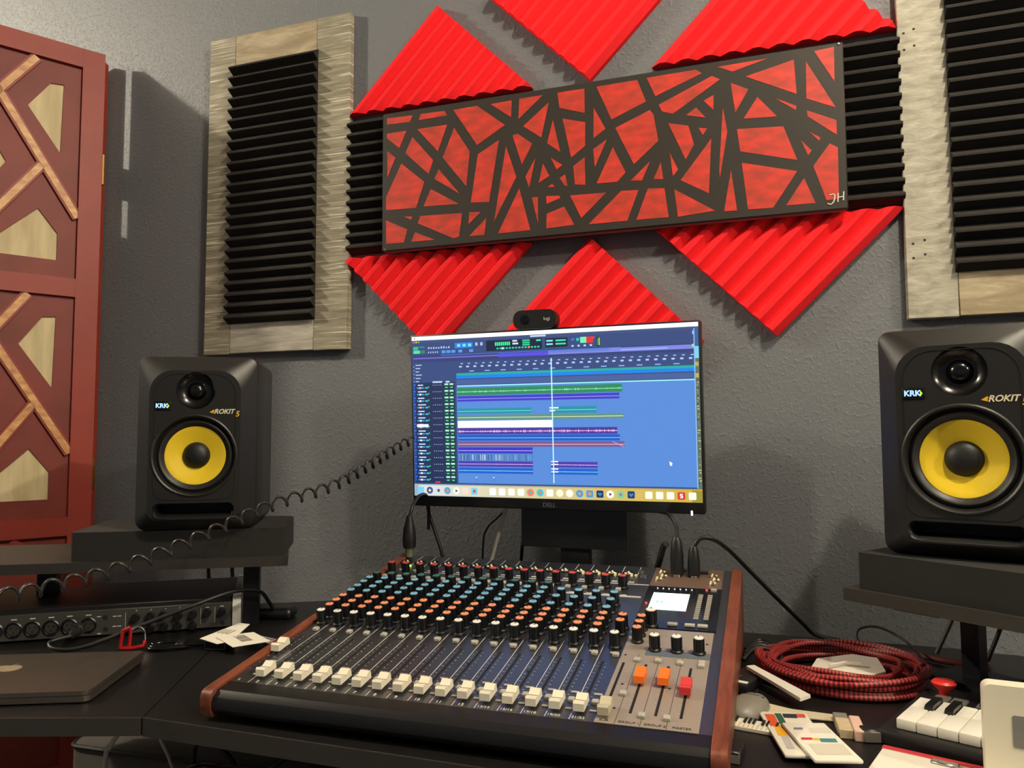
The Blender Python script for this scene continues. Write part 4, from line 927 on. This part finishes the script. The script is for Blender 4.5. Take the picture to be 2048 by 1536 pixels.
t, c = sheet('plastic_strip', 'long white plastic strip leaning under the red cable coil', [(.2915, -.4102), (.3012, -.4042), (.3669, -.4906), (.3554, -.5046)], ZD+.014, M_WHITE, .004, (.0, .05))
t, c = sheet('beige_card', 'crumpled beige card under the colourful packets', [(.3138, -.4914), (.3189, -.5311), (.3913, -.5293), (.3946, -.5089), (.3455, -.5054)], ZD+.001, mat('beige_card', (206, 194, 162), .75), .0012, cat='card')
def packet(label, loc, rz, W, L, bits, tilt):
    t = thing('printed_packet', label, 'packet', loc, rz, 'printed packets by the console')
    M = RX(tilt); g = G(); rbox(g, -W/2, -L/2, 0, W/2, L/2, .004, .0018, 2, M); obj('card_sheet', g, M_PAPER, t)
    for x0, y0, x1, y1, c in bits:
        g = G(); g.add([(x*W/100-W/2, y*L/100-L/2, .0042) for x, y in ((x0, y0), (x1, y0), (x1+3, y1), (x0+3, y1))], [(0, 1, 2, 3)], M); obj('colour_print', g, mat('print_%d_%d_%d' % c, c, .6), t, None)
    return t
packet('packet card printed with orange, yellow and green bands', (.349, -.592, ZD+.003), .22, .052, .128, [(6, 62, 26, 92, (214, 84, 40)), (10, 40, 28, 62, (232, 170, 40)), (12, 12, 26, 40, (190, 184, 176)), (28, 60, 42, 95, (40, 92, 66)), (45, 84, 74, 95, (40, 48, 58)), (74, 86, 92, 96, (204, 84, 70)), (32, 20, 90, 55, (214, 208, 196))], -.02)
packet('white blister packet with a red and teal stripe on top of the other', (.3715, -.622, ZD+.0085), .30, .046, .102, [(14, 78, 34, 84, (118, 118, 140)), (10, 50, 34, 56, (198, 60, 58)), (34, 49, 48, 55, (222, 190, 60)), (48, 44, 84, 54, (70, 132, 138)), (14, 12, 88, 40, (212, 206, 186)), (46, 70, 92, 84, (214, 210, 194))], -.02)
er = thing('eraser_block', 'striped beige block with a pink rubber end', 'eraser', (.403, -.548, ZD), .06)
for k in range(3):
    g = G(); rbox(g, -.0125, -.028+.0125*k, 0, .002, -.0165+.0125*k, .010, .0008, 1); obj('beige_section', g, mat('beige_block', (192, 172, 138), .6), er)
g = G(); rbox(g, .0022, -.033, 0, .0135, .014, .0115, .001, 1); obj('pink_end', g, mat('pink_rubber', (214, 178, 158), .7), er)
g = G(); rbox(g, -.0125, .0105, 0, .002, .028, .009, .0008, 1); obj('grey_section', g, mat('grey_block', (120, 118, 110), .6), er)
bc = thing('binder_clip', 'small dark clip with a clear front standing on the desk', 'clip', (.4235, -.5725, ZD), .25)
g = G(); rbox(g, -.010, -.006, 0, .010, .010, .013, .002, 1); obj('body', g, M_BLACK, bc)
g = G(); rbox(g, -.0095, -.0085, .001, .0095, -.0062, .012, .0006, 1); obj('clear_front', g, mat('smoky_plastic', (96, 94, 86), .3), bc)
bk = thing('black_case', 'small black case with a grey edge beside the console front', 'case', (.291, -.662, ZD), -.1)
g = G(); rbox(g, -.0075, -.017, 0, .0075, .017, .012, .0015, 1); obj('body', g, M_BLACK, bk)
g = G(); rbox(g, -.0072, -.0175, .001, .0072, -.0171, .009, .0001, 1); obj('edge', g, mat('grey_edge', (110, 108, 98), .5), bk)

kb = thing('keyboard_controller', 'small black keyboard controller with white keys and a red thumb stick', 'keyboard', (.436, -.585, ZD), -.41)
g = G(); rbox(g, -.010, .004, 0, .33, .180, .015, .003, 2); obj('case', g, M_BLACK, kb)
KP = .0193
for i in range(15):
    x = .005+KP*i; g = G(); s_ = i % 7
    rbox(g, x+.0003, .0175, .0153, x+KP-.0003, .068, .026, .0012, 2)
    L0 = x+.0003+(.0045 if s_ in (1, 2, 4, 5, 6) else 0); R0 = x+KP-.0003-(.0045 if s_ in (0, 1, 3, 4, 5) else 0)
    rbox(g, L0, .0665, .0153, R0, .104, .026, .0008, 1)
    box(g, x+.0006, .0205, .0148, x+KP-.0006, .03, .016); obj('white_key', g, M_WHITE, kb, 30)
for i in range(14):
    if i % 7 in (2, 6): continue
    x = .005+KP*(i+1); g = G(); prism(g, [(.062, .0153), (.064, .029), (.068, .0305), (.104, .030), (.104, .0153)], x-.0041, x+.0041, 'x'); obj('black_key', g, mat('black_key_gloss', (24, 23, 22), .3), kb, 30)
M_PAD = mat('pad_grey', (112, 110, 102), .35, .2)
for a in range(2):
    for b in range(2):
        g = G(); rbox(g, .010+.018*a, .110+.022*b, .015, .026+.018*a, .130+.022*b, .019, .0015, 2); obj('pad', g, M_PAD, kb)
for a in range(6):
    for b in range(2):
        g = G(); rbox(g, .052+.031*a, .112+.029*b, .015, .080+.031*a, .138+.029*b, .0165, .002, 2); p_ = obj('pad', g, M_PAD, kb)
        g = G(); rbox(g, .0545+.031*a, .1145+.029*b, .0163, .0775+.031*a, .1355+.029*b, .0178, .002, 2); obj('pad_rubber', g, mat('pad_rubber', (38, 37, 36), .7), p_)
g = G(); lathe(g, [(.0065, .015), (.0050, .022), (.0060, .028), (.0125, .034), (.0135, .037), (.0110, .0395), (.0002, .0400)], 24, T(.016, .160, -.006)); obj('thumb_stick', g, mat('red_thumb_stick', (226, 52, 44), .4), kb)
nb_ = thing('notepad', 'white notepad with a red binding strip in front of the keyboard controller', 'notepad', (.476, -.672, ZD), -.32)
g = G(); rbox(g, -.065, -.055, 0, .075, .055, .005, .0008, 1); obj('pages', g, M_PAPER, nb_)
g = G(); rbox(g, -.0655, .051, 0, .0755, .0585, .0065, .001, 1); obj('binding', g, mat('red_binding', (196, 52, 56), .5), nb_)
g = G(); rbox(g, -.020, .040, .005, .004, .049, .0075, .001, 1); obj('clip', g, M_CHROME, nb_)
wd = thing('white_receiver', 'upright cream plastic device with a grey window by the keyboard controller', 'device', (.548, -.658, ZD+.0055), -.1)
g = G(); prism(g, rrect(-.038, 0, .038, .089, [.002, .002, .007, .007], 5), -.009, .009, 'y'); obj('body', g, M_CREAM, wd)
g = G(); prism(g, rrect(-.016, .036, .026, .064, .002, 3), -.0096, -.0088, 'y'); obj('window', g, mat('grey_window', (130, 128, 122), .3), wd)
for (x0, y0, z0), (x1, y1, z1) in (((.547, -.20, ZD+.003), (.586, -.205, .884)), ((.607, -.22, ZD+.003), (.640, -.225, .882))):
    cable('shelf_cable', 'slanting cable dropping from the raised shelf behind the red cable coil' if x0 < .56 else 'slanting cable dropping from the raised shelf past its post', [(x0, y0, z0), ((x0+x1)/2+.002, y0, (z0+z1)/2), (x1, y1, z1)], .003, mat('shelf_cable_grey', (70, 68, 64), .5) if x0 < .56 else M_CABLE, group='cables under the raised shelves')
for x in (-.795, -.735):
    cable('shelf_cable', 'black cable dropping behind the rack interface, closest to the folding screen' if x < -.76 else 'black cable dropping behind the rack interface, closest to the shelf post', [(x, -.16, .888), (x+.004, -.158, .85), (x+.006, -.155, .79), (x+.006, -.15, .70)], .004, group='cables under the raised shelves')

# ================================================================== UNDER THE DESK
M_CARD = mat('cardboard', (176, 128, 78), .85, bump=(40, .1, .001))
cbx = thing('cardboard_box', 'brown cardboard box stacked under the desk', 'box', (-.43, -.105, 0), .03)
g = G(); rbox(g, -.12, -.075, 0, .15, .075, .535, .003, 1); obj('carton', g, M_CARD, cbx)
g = G(); box(g, .0, -.0756, .30, .03, -.0745, .535); obj('tape', g, mat('dark_tape', (110, 76, 44), .5), cbx, None)
gb = thing('grey_storage_bin', 'grey fabric storage bin under the desk wing', 'bin', (-.70, -.30, 0), .04)
g = G(); rbox(g, -.20, -.08, 0, .215, .08, .555, .02, 3); obj('body', g, mat('grey_fabric', (86, 82, 76), .9, bump=(300, .2, .001)), gb)
g = G(); tube(g, [(p[0], p[1], .545) for p in rrect(-.20, -.08, .215, .08, .02, 4)], .004, 6, closed=True); obj('rim', g, mat('dark_rim', (40, 38, 36), .6), gb)
tr = thing('metal_tray', 'metal rimmed tray standing below the desk edge', 'tray', (-.43, -.55, .30), .1)
g = G(); tube(g, [(p[0], p[1], .31) for p in rrect(-.07, -.05, .07, .05, .02, 5)], .003, 8, closed=True); obj('rim', g, M_CHROME, tr)
g = G(); rbox(g, -.068, -.048, -.30, .068, .048, .305, .015, 2); obj('body', g, M_MATTE, tr)
UG = 'cables hanging under the desk'
cable('desk_cable', 'thick pale cable curving down under the desk wing', [(-.672, -.47, .758), (-.682, -.47, .70), (-.692, -.47, .629), (-.710, -.47, .598), (-.722, -.47, .56), (-.73, -.46, .3), (-.72, -.45, .004)], .004, M_WCABLE, group=UG)
cable('desk_cable', 'thin pale cable slanting down beside the thick pale one', [(-.648, -.47, .758), (-.632, -.47, .70), (-.612, -.47, .627), (-.590, -.47, .591), (-.575, -.47, .54), (-.56, -.46, .3), (-.56, -.45, .003)], .0024, M_WCABLE, group=UG)
cable('desk_cable', 'black cable slanting down between the thin pale cable and the metal tray', [(-.525, -.47, .758), (-.528, -.47, .70), (-.534, -.47, .628), (-.542, -.47, .597), (-.548, -.46, .4), (-.545, -.45, .005)], .004, group=UG)
cable('desk_cable', 'thick black cable slanting down in front of the cardboard box', [(-.520, -.47, .756), (-.508, -.47, .70), (-.493, -.47, .627), (-.463, -.47, .596), (-.450, -.46, .50), (-.445, -.45, .2), (-.445, -.44, .006)], .0052, group=UG)
